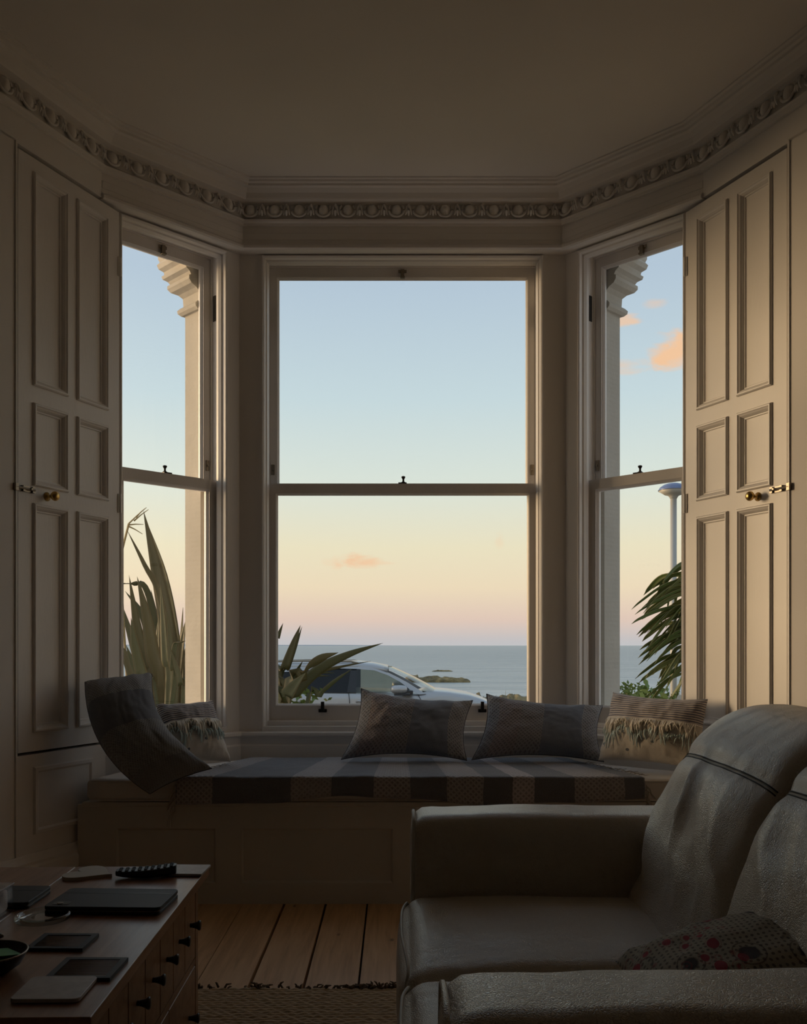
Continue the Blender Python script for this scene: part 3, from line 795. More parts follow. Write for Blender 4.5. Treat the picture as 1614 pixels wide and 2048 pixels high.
fl1 = thing('flax_plant', 'tall upright flax clump with broad green blades outside the left window', 'plant', (P(335,1400,YF).x, YF, -1.02))
def screen_blade(parent, pix, w_px, dy, basexy, side=None, mat=None, fold=.25):
    Yb = YF+dy; pts = [P(a,b,Yb+j*.03) for j,(a,b) in enumerate(pix)]
    base = Vector((basexy[0], basexy[1], -1.0))
    pts = [base, base.lerp(pts[-1],.45)+Vector((0,0,.08))] + pts[::-1] if False else [base] + pts[::-1]
    return blade(pts, w_px*1.2/F*Yb, mat or M['flax'], parent, side=side, fold=fold)
b1 = (WO[fl1].x, YF)
for pix, w, dy in [
    ([(287,1022),(312,1130),(336,1250),(352,1395)], 30, .00), ([(292,1040),(330,1150),(352,1270),(362,1395)], 20, .12),
    ([(255,1062),(290,1130),(322,1200),(345,1395)], 13, -.20), ([(274,1153),(293,1230),(306,1310),(318,1400)], 25, -.30),
    ([(321,1165),(327,1240),(332,1320),(338,1400)], 17, -.40), ([(258,1150),(274,1250),(290,1330),(305,1400)], 22, -.25),
    ([(250,1182),(282,1225),(302,1290),(318,1400)], 15, .20), ([(333,1218),(340,1270),(345,1330),(350,1400)], 14, -.45),
    ([(262,1235),(270,1290),(284,1350),(300,1405)], 20, -.5), ([(302,1180),(312,1240),(320,1310),(328,1400)], 18, .35),
    ([(366,1215),(364,1260),(360,1320),(355,1400)], 9, .5), ([(372,1262),(360,1300),(352,1340),(348,1400)], 14, .45),
    ([(240,1200),(262,1270),(285,1340),(310,1400)], 20, .4), ([(338,1292),(352,1330),(362,1370),(368,1405)], 12, -.55),
    ([(318,1230),(316,1290),(318,1340),(322,1400)], 18, -.15), ([(392,1250),(382,1300),(372,1350),(362,1400)], 18, .3),
    ([(400,1290),(392,1330),(382,1370),(372,1405)], 16, .1), ([(252,1290),(268,1330),(290,1370),(310,1405)], 18, -.35),
    ([(228,1168),(262,1168),(290,1174),(310,1250),(325,1400)], 11, .15), ([(375,1281),(362,1284),(350,1290),(345,1340),(345,1400)], 10, -.6)]:
    screen_blade(fl1, pix, w, dy, (b1[0]+random.uniform(-.18,.18), b1[1]+dy*.4), Vector((1,random.uniform(-.7,.4),0)))
for k in range(26):
    tx, ty = random.uniform(225,405), random.uniform(1230,1340); bx_ = 335+(tx-335)*.45
    screen_blade(fl1, [(tx,ty),(tx*.7+bx_*.3,ty*.6+1400*.4-20),(tx*.35+bx_*.65,ty*.3+1400*.7-8),(bx_,1410)], random.uniform(12,22), random.uniform(-.3,.6), (b1[0]+random.uniform(-.18,.18), b1[1]+random.uniform(-.1,.2)), Vector((1,random.uniform(-.7,.4),0)))
mb = MB()
for (a,b),(c,d) in [((258,1047),(293,1015)),((268,1042),(297,1019)),((256,1050),(287,1049)),((256,1052),(285,1068)),((272,1035),(290,1017)),((240,1120),(258,1047))]:
    mb.tube([P(a,b,6.4),P((a+c)/2,(b+d)/2-1,6.4),P(c,d,6.4)], [.006,.004,.002] if (a,b)!=(240,1120) else .008, 5)
mb.tube([P(240,1120,6.4),P(262,1500,6.35),Vector((b1[0]-.1,6.3,-1.0))], .008, 5)
mb.build('flower_stalk', M['drygrass'], fl1)
fl2 = thing('flax_plant', 'flax clump with long blades arching to the right across the parked car', 'plant', (P(520,1400,YF).x, YF-.1, -1.02))
b2 = (WO[fl2].x, YF-.1)
for pix, w, dy, side in [
    ([(601,1250),(588,1285),(570,1335),(553,1385)], 15, .0, None), ([(604,1253),(592,1290),(576,1335),(556,1395)], 9, .06, None),
    ([(766,1286),(700,1308),(640,1338),(590,1385),(560,1425)], 20, -.15, Vector((.3,-.3,1))), ([(677,1305),(640,1318),(606,1352),(575,1400)], 22, -.25, Vector((.6,-.3,.7))),
    ([(742,1322),(680,1334),(630,1348),(590,1380),(565,1420)], 8, .10, Vector((.2,-.3,1))), ([(704,1338),(670,1362),(640,1390),(612,1425)], 10, -.30, Vector((.6,-.3,.7))),
    ([(566,1246),(556,1275),(540,1330)], 9, .15, None), ([(606,1321),(594,1342),(575,1380),(556,1420)], 9, .2, None),
    ([(612,1345),(590,1370),(570,1395),(545,1430)], 26, -.35, Vector((.7,-.3,.6))), ([(598,1352),(574,1378),(550,1405)], 18, -.1, Vector((.7,-.3,.6))),
    ([(660,1352),(630,1352),(604,1362),(580,1395),(560,1420)], 9, .05, Vector((.2,-.2,1))), ([(670,1346),(640,1346),(612,1356),(575,1400)], 7, .2, Vector((.2,-.2,1))),
    ([(520,1240),(520,1300),(520,1360)], 18, .1, None), ([(490,1260),(500,1320),(510,1380)], 18, 0, None), ([(468,1300),(485,1350),(505,1400)], 18, -.2, None)]:
    screen_blade(fl2, pix, w, dy, (b2[0]+random.uniform(-.15,.15), b2[1]+dy*.4), side)
# low shrub at its foot
def shrub(name, px, py, Y, rad, n, label, mat):
    c = P(px, py, Y); o = thing(name, label, 'shrub', (c.x, Y, -1.02))
    mb = MB()
    for k in range(5):
        mb.tube([(c.x,Y,-1.02),(c.x+random.uniform(-.3,.3)*rad,Y+random.uniform(-.2,.2)*rad,(c.z-1.02)/2),(c.x+random.uniform(-.8,.8)*rad,Y+random.uniform(-.5,.5)*rad,c.z)], [.012,.008,.003], 5)
    mb.build('stem', M['drygrass'], o)
    mb = MB()
    for k in range(n):
        p = c + Vector((random.gauss(0,.5),random.gauss(0,.4),random.uniform(-1.2,.6)))*rad; L_ = rad*random.uniform(.25,.5); q = random.uniform(0,6.28); d = Vector((math.cos(q),math.sin(q)*.6,random.uniform(-.2,1))).normalized()*L_
        s = d.cross(Vector((0,1,.3))).normalized()*L_*.22
        mb.add([p,p+d*.5+s,p+d,p+d*.5-s],[(0,1,2,3)])
    tag(mb.build('foliage', mat, o, fix=False), kind='stuff'); return o
t = NT('shrub_leaf'); M['shrub'] = t.fin(t.mix(t.noise(t.coord(),6,3),(.05,.11,.02),(.20,.26,.06)), .6)
shrub('garden_shrub', 592, 1404, 6.6, .16, 160, 'small yellow green shrub at the foot of the arching flax', M['shrub'])
shrub('garden_shrub', 1250, 1385, 7.0, .10, 170, 'wispy green shrub beside the shaded stone pier', M['shrub'])
shrub('garden_shrub', 1300, 1402, 8.5, .22, 260, 'low green shrub under the palm leaves', M['shrub'])
# low garden wall
t = NT('red_brick'); c = t.coord(); br = t.n('TexBrick'); t.link(t.coord(rot=(R(90),0,0)), br.inputs['Vector']); br.inputs['Scale'].default_value = 4.5
br.inputs['Color1'].default_value = (.30,.12,.08,1); br.inputs['Color2'].default_value = (.36,.20,.13,1); br.inputs['Mortar'].default_value = (.32,.29,.24,1)
M['brick'] = t.fin(br.outputs[0], .9, t.bump(br.outputs[1], -.4, .01))
o = thing('garden_wall', 'low reddish brick garden wall with stone coping behind the palm', 'wall', (4.6,12.2,-1.02))
mb = MB(); mb.box(2.95,6.5,12.1,12.32,-1.02,.30); mb.build('brickwork', M['brick'], o)
mb = MB(); mb.box(2.92,6.5,12.06,12.36,.30,.38); mb.build('coping', M['stone'], o, bevel=.01)

# ---- palm-like plant on the right
YP = 7.0
palm = thing('cordyline_palm', 'cordyline with drooping strap leaves outside the right window', 'plant', (P(1385,1400,YP).x, YP, -1.02))
mb = MB(); mb.tube([(WO[palm].x,YP,-1.02),(WO[palm].x+.03,YP+.02,.2),(P(1378,1180,YP).x,YP,P(1378,1180,YP).z)], [.07,.06,.05], 12); mb.build('trunk', M['drygrass'], palm, smooth=True)
tips = [(1325,1166),(1309,1195),(1305,1178),(1263,1219),(1284,1216),(1270,1229),(1263,1248),(1286,1232),(1273,1270),(1282,1262),(1279,1300),(1290,1315),(1292,1272),(1285,1318),(1270,1358),(1293,1350),(1308,1330),
        (1300,1290),(1315,1250),(1320,1300),(1330,1340),(1312,1372),(1322,1396),(1300,1404),(1340,1402),(1352,1398),(1335,1370),(1345,1330),(1330,1240),(1310,1225),(1338,1205),(1345,1270),(1296,1395),(1277,1330),(1305,1350),(1330,1290)]
tips += [(random.uniform(1275,1352), random.uniform(1190,1400)) for k in range(46)]
for tx, ty in tips:
    dy = random.uniform(-.35,.35); Yb = YP+dy
    sy = ty - random.uniform(35,75); sx = random.uniform(1374,1392); mx_ = (tx+sx)/2+random.uniform(-4,6); my_ = (ty+sy)/2 - random.uniform(6,20)
    blade([P(sx,sy,YP),P(mx_,my_,YP+dy*.5),P(tx*.72+mx_*.28,ty*.72+my_*.28-3,YP+dy*.9),P(tx,ty,Yb)], random.uniform(7,11)/F*YP, M['palm'], palm, side=Vector((random.uniform(-.2,.5),random.uniform(-.8,-.2),.8)), fold=.3)
for k in range(34):     # the far side of the crown
    q = random.uniform(-1.9,1.9); rr = random.uniform(.25,.55); z0 = random.uniform(P(1378,1330,YP).z, P(1378,1150,YP).z)
    c0 = Vector((P(1382,0,YP).x, YP, z0)); d = Vector((math.cos(q),math.sin(q),0))
    blade([c0, c0+d*rr*.5+Vector((0,0,.06)), c0+d*rr*.85+Vector((0,0,-.04)), c0+d*rr+Vector((0,0,-.22))], random.uniform(.03,.05), M['palm'], palm, side=Vector((-d.y,d.x,.2)), fold=.3)
# ---- street lamp
YL = 10.5
M['lamp_metal'] = plain('galvanised_lamp_post', (.42,.41,.38), .55, Metallic=.2)
lx = P(1347,1000,YL).x
lamp = thing('street_lamp', 'street lamp with saucer head on a pale slim post behind the palm', 'lamp', (lx,YL,-.99))
mb = MB(); mb.tube([(lx,YL,-1.0),(lx,YL,2.80)], .036, 16); mb.build('post', M['lamp_metal'], lamp, smooth=True)
zL = P(0,986,YL).z
mb = MB(); mb.lathe([(.03,-.05),(.045,-.02),(.06,0),(.10,.012),(.165,.055),(.160,.06),(.09,.04),(.03,.035)],28,Matrix.Translation((lx,YL,zL-.03))); mb.build('lamp_bowl', M['lamp_metal'], lamp, smooth=True)
t = NT('lamp_dome_blue'); M['lamp_dome'] = t.fin(t.mix(t.noise(t.coord(),20,3),(.10,.13,.24),(.22,.27,.42)), .25, Metallic=.3)
mb = MB(); mb.lathe([(.170,.055),(.172,.062),(.15,.095),(.11,.122),(.06,.138),(.01,.143)],28,Matrix.Translation((lx,YL,zL-.03))); mb.build('lamp_dome', M['lamp_dome'], lamp, smooth=True)
# ================================================================== WINDOW SEAT
YS = 3.65
SX = 1.262
seat = thing('bay_bench', 'built-in cream panelled window seat box across the bay', 'bench', (0, 3.9, 0))
pan = [(-1.134,-.734), (-.641,-.034), (.034,.641), (.734,1.134)]
mb = MB(); xs = [-SX-.02] + [v for p in pan for v in p] + [SX+.02]
for q in range(0, len(xs), 2): mb.box(xs[q], xs[q+1], YS, YS+.025, 0, .392)
for a, b in pan: mb.box(a, b, YS, YS+.025, 0, .077); mb.box(a, b, YS, YS+.025, .302, .392)
mb.build('front_frame', M['seat_paint'], seat)
for a, b in pan:
    mb = MB(); mb.box(a+.001, b-.001, YS+.014, YS+.022, .078, .301); pn = mb.build('panel', M['seat_paint'], seat)
    mb = MB(); mb.loop((a, b, .077, .302), [(0,YS+.002),(.005,YS+.002),(.012,YS+.012),(.012,YS+.014),(0,YS+.014)]); mb.build('moulding', M['seat_paint'], pn)
inner = [tuple(p) for p in offset(ROOM, .03, True)]
mb = MB(); mb.prism([(-SX,YS-.012), (SX,YS-.012), (1.20,3.83), (.735,4.29), (-.735,4.29), (-1.20,3.83)], .385, .405)
mb.build('seat_board', M['seat_paint'], seat, bevel=.004)
# mattress cushion
def cloth(name, a, b, scale=900, rough=.9, bump=.25):
    t = NT(name); c = t.coord(); w1 = t.wave(c, scale*.16, .5, 3, d='X'); w2 = t.wave(c, scale*.16, .5, 3, d='Z'); n = t.noise(c, 8, 4)
    return t.fin(t.mix(n, a, b), rough, t.bump(t.math('MULTIPLY', w1, w2), bump, .002), Sheen_Weight=.25)
M['calico'] = cloth('cream_calico', (.62,.57,.52), (.70,.65,.60))
mat_o = thing('seat_mattress', 'plump cream seat cushion lying along the window seat', 'cushion', (0, 3.9, .405))
def slab(pts, z0, z1, r=.022, n=5):
    """soft-edged slab over a plan polygon"""
    mb = MB(); rings = []
    c = Vector((sum(p[0] for p in pts)/len(pts), sum(p[1] for p in pts)/len(pts)))
    dense = []
    for i in range(len(pts)):
        a, b = Vector(pts[i]), Vector(pts[(i+1)%len(pts)]); k = max(2, int((b-a).length/.06))
        for j in range(k): dense.append(a.lerp(b, j/k))
    ins = lambda d: offset([tuple(p) for p in dense], d, True)
    prof = [(r,z0)] + [(r-r*math.sin(q), z0+r-r*math.cos(q)) for q in [math.pi/2*k/n for k in range(1,n+1)]]
    prof += [(r-r*math.cos(q), z1-r+r*math.sin(q)) for q in [math.pi/2*k/n for k in range(0,n+1)]]
    m = len(dense); vs = []
    for d, z in prof:
        for p in ins(d): vs.append((p.x, p.y, z + .003*noise.noise((p.x*6,p.y*6,z*9))))
    fs = []
    for i in range(len(prof)-1):
        for j in range(m): fs.append((i*m+j, i*m+(j+1)%m, (i+1)*m+(j+1)%m, (i+1)*m+j))
    fs += [tuple(range(m))[::-1], tuple(range((len(prof)-1)*m, len(prof)*m))]
    mb.add(vs, fs); return mb
mat_pts = [(-1.235,YS-.025), (1.235,YS-.025), (1.175,3.82), (.715,4.27), (-.715,4.27), (-1.175,3.82)]
slab(mat_pts, .4105, .497, .020).build('cushion_pad', M['calico'], mat_o, smooth=True)
for z in (.413, .489):
    mb = MB(); mb.tube([(-1.22,YS-.0262,z),(-.6,YS-.0265,z),(.6,YS-.0265,z),(1.22,YS-.0262,z)], .0028, 6); mb.build('piping', M['calico'], mat_o, smooth=True)

# ---- striped wool throw
def wool(name, stops, weave=260, axis=0, aspect=1.0, wscale=1.0, sheen=.45):
    """striped tweed: bands across UV axis, diagonal weave in every other band, slubs and fuzz"""
    t = NT(name); uv = t.coord('UV'); sp = t.n('SeparateXYZ'); t.link(uv, sp.inputs[0])
    wob = t.math('MULTIPLY', t.math('SUBTRACT', t.noise(uv, 40, 2), .5), .006)
    band = t.ramp(t.math('ADD', sp.outputs[axis], wob), [(p, c) for p, c, f in stops], True)
    wfac = t.ramp(t.math('ADD', sp.outputs[axis], wob), [(p, (f,f,f)) for p, c, f in stops], True)
    d1 = t.wave(t.coord('UV', scale=(weave, weave*aspect, 1)), .35, .8, 1.0, d='DIAGONAL'); d2 = t.wave(t.coord('UV', scale=(weave, -weave*aspect, 1)), .35, .8, 1.0, d='DIAGONAL')
    tw = t.math('MAXIMUM', d1, d2); tw = t.math('MULTIPLY', tw, wfac)
    fz = t.noise(t.coord('UV', scale=(1, aspect, 1)), weave*3.2, 4, .65)
    col = t.mix(t.math('MULTIPLY', t.math('SUBTRACT', wfac, tw), .8), band, t.mix(.7, band, (.03,.028,.03)))
    col = t.mix(t.ramp(fz, [(.35,(0,0,0)),(.8,(.55,.55,.55))]), col, t.mix(.5, col, (.55,.52,.52)))
    h = t.math('ADD', t.math('MULTIPLY', tw, .6), fz)
    return t.fin(col, .95, t.bump(h, .85, .006), Sheen_Weight=sheen, Sheen_Roughness=.45, Sheen_Tint=(.85,.92,1.0))
GR, DK, PK, BR = (.20,.22,.265), (.13,.135,.16), (.62,.56,.575), (.46,.42,.42)
throw_stops = [(0,BR,1),(.065,GR,0),(.20,GR,.3),(.28,PK,1),(.33,GR,0),(.37,PK,.8),(.44,GR,.4),(.50,PK,1),(.56,GR,0),(.60,PK,1),(.655,GR,.2),(.70,(.36,.27,.28),1),(.735,GR,0),(.80,PK,.6),(.84,GR,.3),(.90,BR,1),(.955,DK,0)]
throw_stops = [(0,BR,1),(.078,DK,0),(.245,BR,.8),(.33,DK,0),(.42,BR,1),(.50,DK,.1),(.575,BR,1),(.655,DK,0),(.715,PK,1),(.765,DK,0),(.85,BR,1),(.955,DK,0)]
M['throw'] = wool('striped_wool_throw', throw_stops, 150, 0, 1.0, sheen=.55)
thr = thing('wool_throw', 'dark grey and brown striped wool throw spread over the window seat', 'blanket', (0, 3.85, .5))
mb = MB(); NX, NY = 220, 56; vs = []; fs = []; uv = []
for i in range(NX+1):
    u = i/NX
    for j in range(NY+1):
        v = j/NY                                   # 0 back, 1 hem at the front
        xf, xb = -.885+1.83*u, -.70+1.44*u
        hang = .085 + .018*noise.noise((u*7,2.0,0)) + .014*math.sin(u*9+1.2)
        run = .615; tot = run + hang; s = v*tot
        wv = .0022*noise.noise((u*30,v*10,1)) + .0035*noise.noise((u*9,v*5,7))
        if s < run-.02:
            Y, z = 4.235 - s, .5035 + abs(wv) + .004*max(0,noise.noise((u*13,v*3,3))); X = xb + (xf-xb)*min(1, s/run)
        else:
            q = (s-(run-.02)); r = .026
            if q < r*1.57: a = q/r; Y = 4.235-(run-.02) - r*math.sin(a); z = .5035 - r*(1-math.cos(a)) + abs(wv)
            else: Y = 4.235-(run-.02) - r - .006 - abs(.012*noise.noise((u*11,0,5)))*(q/.1); z = .5035 - r - (q-r*1.57)
            X = xf + .004*noise.noise((v*9,u*3,0))
            Y = min(Y, 3.612)
        vs.append((X,Y,z)); uv.append((u, v*.40))
for i in range(NX):
    for j in range(NY):
        k = i*(NY+1)+j; fs.append((k,k+1,k+NY+2,k+NY+1))
mb.add(vs, fs); mb.uv = uv; mb.build('throw_cloth', M['throw'], thr, smooth=True, fix=False, solid=.005)
M['yarn'] = plain('cream_yarn', (.42,.37,.32), .95)
def strands(mb, starts, drop, r, wob, down=Vector((0,0,-1))):
    for p in starts:
        L_ = drop*random.uniform(.7,1.2); d = (down + Vector((random.gauss(0,wob),random.gauss(0,wob),random.gauss(0,wob*.3)))).normalized()
        e = d.cross(Vector((.3,1,.2))).normalized()*L_*.08
        mb.tube([p, p+d*L_*.3+e, p+d*L_*.65-e*.6, p+d*L_], [r,r,r*.9,r*.5], 4)
mb = MB()
for k in range(16): strands(mb, [Vector((-.886-.004*random.random(), 3.606-.004*random.random(), .478-.085*k/16))], .06 if k<12 else .11, .0016, .25, Vector((-.35,-.06,-1)))
for k in range(10): strands(mb, [Vector((-.872+.17*k/10, 3.67+.40*k/10, .508))], .045, .0016, .15, Vector((-1,.1,-.05)))
tag(mb.build('fringe', M['yarn'], thr, smooth=True), 'pale cream end fringe', kind='stuff')
mb = MB()
for k in range(16): strands(mb, [Vector((.947+.004*random.random(), 3.606-.004*random.random(), .478-.085*k/16))], .05, .0016, .3, Vector((.5,-.06,-1)))
for k in range(14): strands(mb, [Vector((.935-.15*k/14, 3.66+.40*k/14, .508))], .045, .0016, .2, Vector((1,.1,-.05)))
tag(mb.build('fringe', M['yarn'], thr, smooth=True), kind='stuff')

# ---- scatter cushions
def pillow(name, corners, thick, mat, label, cat='cushion', group=None, nx=64, ny=44, ear=.10, sag=.0, seedv=0, wr=.004, bend=0, mid=(0,0,0), part='cover', power=.5, flat=.5):
    """inflated cushion on four corners TL, TR, BL, BR (u to the right, v downwards)"""
    TL, TR, BL, BR_ = [Vector(c) for c in corners]
    ce = (TL+TR+BL+BR_)/4; nrm = (TR-TL+BR_-BL).cross(BL-TL+BR_-TR).normalized()
    if nrm.y > 0: nrm = -nrm
    root = thing(name, label, cat, (ce.x, ce.y, min(TL.z,BL.z,BR_.z)), group)
    mb = MB(); vs = []; uv = []; fs = []; top = {}
    for sd in (1, -1):
        for i in range(nx+1):
            for j in range(ny+1):
                u, v = i/nx, j/ny; a, b = u*2-1, v*2-1
                # edges draw in between the corners
                u2 = .5 + (u-.5)*(1-ear*(1-b*b)*.55); v2 = .5 + (v-.5)*(1-ear*(1-a*a))
                p = TL.lerp(TR,u2).lerp(BL.lerp(BR_,u2), v2) + Vector(mid)*(4*v*(1-v))
                t_ = (max(0,1-abs(a)**2.6)*max(0,1-abs(b)**2.6))**power
                edge = (i in (0,nx) or j in (0,ny))
                h = thick*.5*t_
                w = wr*noise.noise((u*7+seedv, v*5, seedv*3.1)) + wr*.5*noise.noise((u*19+seedv, v*15, seedv))
                # pinches that run in from the corners
                cr = sum(math.exp(-((abs(a)-1)**2+(abs(b)-1)**2)*5)*math.sin((a*b)*14+seedv+k) for k in (0,))*wr*.9
                h += (w+cr)*min(1,t_*3)
                p = p + nrm*(h*sd if sd > 0 else -h*flat) + nrm*bend*(1-a*a)*(1-b*b)*.0 + nrm*sag*(math.sin(math.pi*u))*(1-v)
                if edge and sd < 0: top[(sd,i,j)] = top[(1,i,j)]; continue
                top[(sd,i,j)] = len(vs); vs.append(p); uv.append((u,v))
    for sd in (1,-1):
        for i in range(nx):
            for j in range(ny):
                q = [top[(sd,i,j)], top[(sd,i+1,j)], top[(sd,i+1,j+1)], top[(sd,i,j+1)]]
                fs.append(tuple(q if sd < 0 else q[::-1]))
    mb.add(vs, fs); mb.uv = uv
    o = mb.build(part, mat, root, smooth=True)
    return root, (lambda u, v: vs[top[(1, min(nx,max(0,round(u*nx))), min(ny,max(0,round(v*ny))))]]), nrm
M['tweed'] = wool('tweed_cushion', [(0,(.34,.34,.365),1),(.10,(.37,.31,.305),1),(.30,(.36,.335,.335),1),(.50,GR,0),(.84,(.40,.38,.37),1)], 50, 0, .62)
M['tweed2'] = wool('tweed_cushion_grey', [(0,(.38,.385,.40),1),(.21,(.155,.175,.215),0),(.50,(.32,.325,.335),1),(.86,(.24,.25,.27),.5)], 48, 1, 1.4)
def edge_piping(root, S, mat):
    pts = []
    for k in range(25): pts.append(S(k/24,0))
    for k in range(1,19): pts.append(S(1,k/18))
    for k in range(1,25): pts.append(S(1-k/24,1))
    for k in range(1,19): pts.append(S(0,1-k/18))
    mb = MB(); mb.tube(pts, .0022, 5, cap=False); mb.build('seam', mat, root, smooth=True)
M['seam_grey'] = plain('grey_seam', (.10,.10,.11), .95)
r3, S3, n3 = pillow('tweed_cushion', [P(722,1377,4.23),P(946,1401,4.23),P(682,1519,4.06),P(934,1521,4.06)], .17, M['tweed'], 'dark tweed oblong cushion under the middle of the central window', group='tweed cushions', seedv=1.3, ear=.20, wr=.006)
r4, S4, n4 = pillow('tweed_cushion', [P(973,1388,4.22),P(1206,1411,4.20),P(943,1520,4.05),P(1208,1524,4.02)], .17, M['tweed'], 'dark tweed oblong cushion between the fringed cushion and its tweed twin', group='tweed cushions', seedv=4.1, ear=.20, wr=.006)
r1, S1, n1_ = pillow('tweed_cushion', [P(170,1364,3.665),P(304,1348,3.80),P(300,1588,3.555),P(424,1537,3.61)], .29, M['tweed2'], 'large grey tweed cushion on end slumped against the left shutter', group='tweed cushions', seedv=7.7, wr=.007, nx=50, ny=64, ear=.05, mid=(-.055,-.03,-.03), power=.40)
for r_, S_ in ((r3,S3),(r4,S4),(r1,S1)): edge_piping(r_, S_, M['seam_grey'])
def boho():
    t = NT('striped_cotton'); uv = t.coord('UV'); sp = t.n('SeparateXYZ'); t.link(uv, sp.inputs[0])
    wob = t.math('MULTIPLY', t.math('SUBTRACT', t.noise(uv, 9, 3), .5), .05)
    st = t.wave(t.coord('UV', scale=(.001,1,1)), 12.5, 0, 1, d='Y')
    vv = t.math('ADD', sp.outputs[1], t.math('MULTIPLY', wob, .25)); cb = t.n('CombineXYZ'); t.link(vv, cb.inputs[1]); st = t.wave(cb.outputs[0], 9.0, 0, 1, d='Y')
    stripe = t.ramp(st, [(.42,(.62,.55,.50)),(.56,(.15,.15,.19))])
    cream = t.mix(t.noise(uv, 6, 4), (.60,.54,.46), (.70,.63,.54))
    ch = t.n('TexVoronoi', feature='F1'); t.link(t.coord('UV', scale=(7,7,1)), ch.inputs['Vector']); ch.inputs['Scale'].default_value = 1.0; ch.inputs['Randomness'].default_value = .55
    pr = t.ramp(ch.outputs['Distance'], [(.0,(1,1,1)),(.12,(1,1,1)),(.16,(0,0,0))])
    band = t.ramp(sp.outputs[1], [(0,(0,0,0)),(.70,(1,1,1)),(.93,(0,0,0))], True)
    cream = t.mix(t.mix(1.0, pr, band, 'MULTIPLY'), cream, (.13,.14,.16))
    col = t.mix(t.ramp(sp.outputs[1], [(0,(0,0,0)),(.42,(1,1,1))], True), stripe, cream)
    fz = t.noise(uv, 160, 3)
    return t.fin(col, .95, t.bump(t.math('ADD', fz, t.math('MULTIPLY', t.math('MULTIPLY', st, .8), t.math('LESS_THAN', sp.outputs[1], .42))), .6, .004), Sheen_Weight=.3)
M['boho'] = boho()
M['tassel_teal'] = plain('faded_teal_yarn', (.58,.68,.66), .95)
M['tassel_cream'] = plain('oatmeal_yarn', (.86,.80,.70), .95)
def fringed(corners, label, seedv):
    r_, S_, n_ = pillow('fringed_cushion', corners, .17, M['boho'], label, group='fringed cushions', seedv=seedv, wr=.007)
    for mat, d0, ln, cnt in ((M['tassel_cream'], .41, .055, 120), (M['tassel_teal'], .55, .062, 60)):
        mb = MB()
        for k in range(cnt):
            u = .03 + .94*(k+random.random()*.8)/cnt; dip = d0 + .05*math.sin(u*19+seedv)*(d0>.5)
            p = Vector(S_(u, dip)) + n_*.004; q = Vector(S_(u+random.uniform(-.04,.04), min(.93, dip+.16+.09*math.sin(u*23+seedv)+random.uniform(-.05,.05)))) + n_*random.uniform(.006,.016)
            m_ = p.lerp(q,.5) + n_*random.uniform(.006,.012)
            mb.tube([p, m_, q], [.0028,.0030,.0015], 5)
        tag(mb.build('fringe', mat, r_, smooth=True), 'hanging yarn fringe', kind='stuff')
    mb = MB(); mb.tube([Vector(S_(k/30,.41))+n_*.003 for k in range(31)], .0035, 5); mb.build('braid', M['tassel_cream'], r_, smooth=True)
    return r_
fringed([P(312,1408,3.93),P(424,1400,4.08),P(322,1532,3.80),P(462,1524,3.985)], 'cream fringed cushion tucked behind the slumped grey cushion', 2.0)
fringed([P(1226,1384,4.02),P(1416,1398,3.70),P(1196,1521,3.93),P(1404,1541,3.66)], 'cream fringed cushion in the right corner behind the sofa', 5.0)
# ================================================================== SOFA
def leather_mat():
    t = NT('taupe_leather'); c = t.coord(); n0 = t.noise(c, 5, 2); wv = t.n('VectorMath', operation='ADD'); t.link(c, wv.inputs[0])
    nv = t.n('TexNoise'); t.link(c, nv.inputs['Vector']); nv.inputs['Scale'].default_value = 30; sc = t.n('VectorMath', operation='SCALE'); t.link(nv.outputs['Color'], sc.inputs[0]); sc.inputs['Scale'].default_value = .02; t.link(sc.outputs[0], wv.inputs[1])
    ve = t.vor(wv.outputs[0], 270, 'DISTANCE_TO_EDGE'); vf = t.ramp(ve, [(.0,(0,0,0)),(.10,(.8,.8,.8)),(.3,(1,1,1))])
    n2 = t.noise(c, 90, 2)
    h = t.math('ADD', vf, t.math('MULTIPLY', n2, .9))
    col = t.mix(n0, (.68,.595,.495), (.75,.665,.56))
    return t.fin(col, t.math('ADD', .25, t.math('MULTIPLY', n2, .12)), t.bump(h, .6, .0022), Specular_IOR_Level=.75, Coat_Weight=.15, Coat_Roughness=.35)
M['leather'] = leather_mat()
M['thread'] = plain('pale_piping', (.60,.56,.49), .6)
M['thread_dark'] = plain('dark_stitching', (.05,.045,.04), .7)
sofa = thing('leather_sofa', 'taupe leather two-seat sofa with pale piping facing the table', 'sofa', (.5, 1.6, 0))
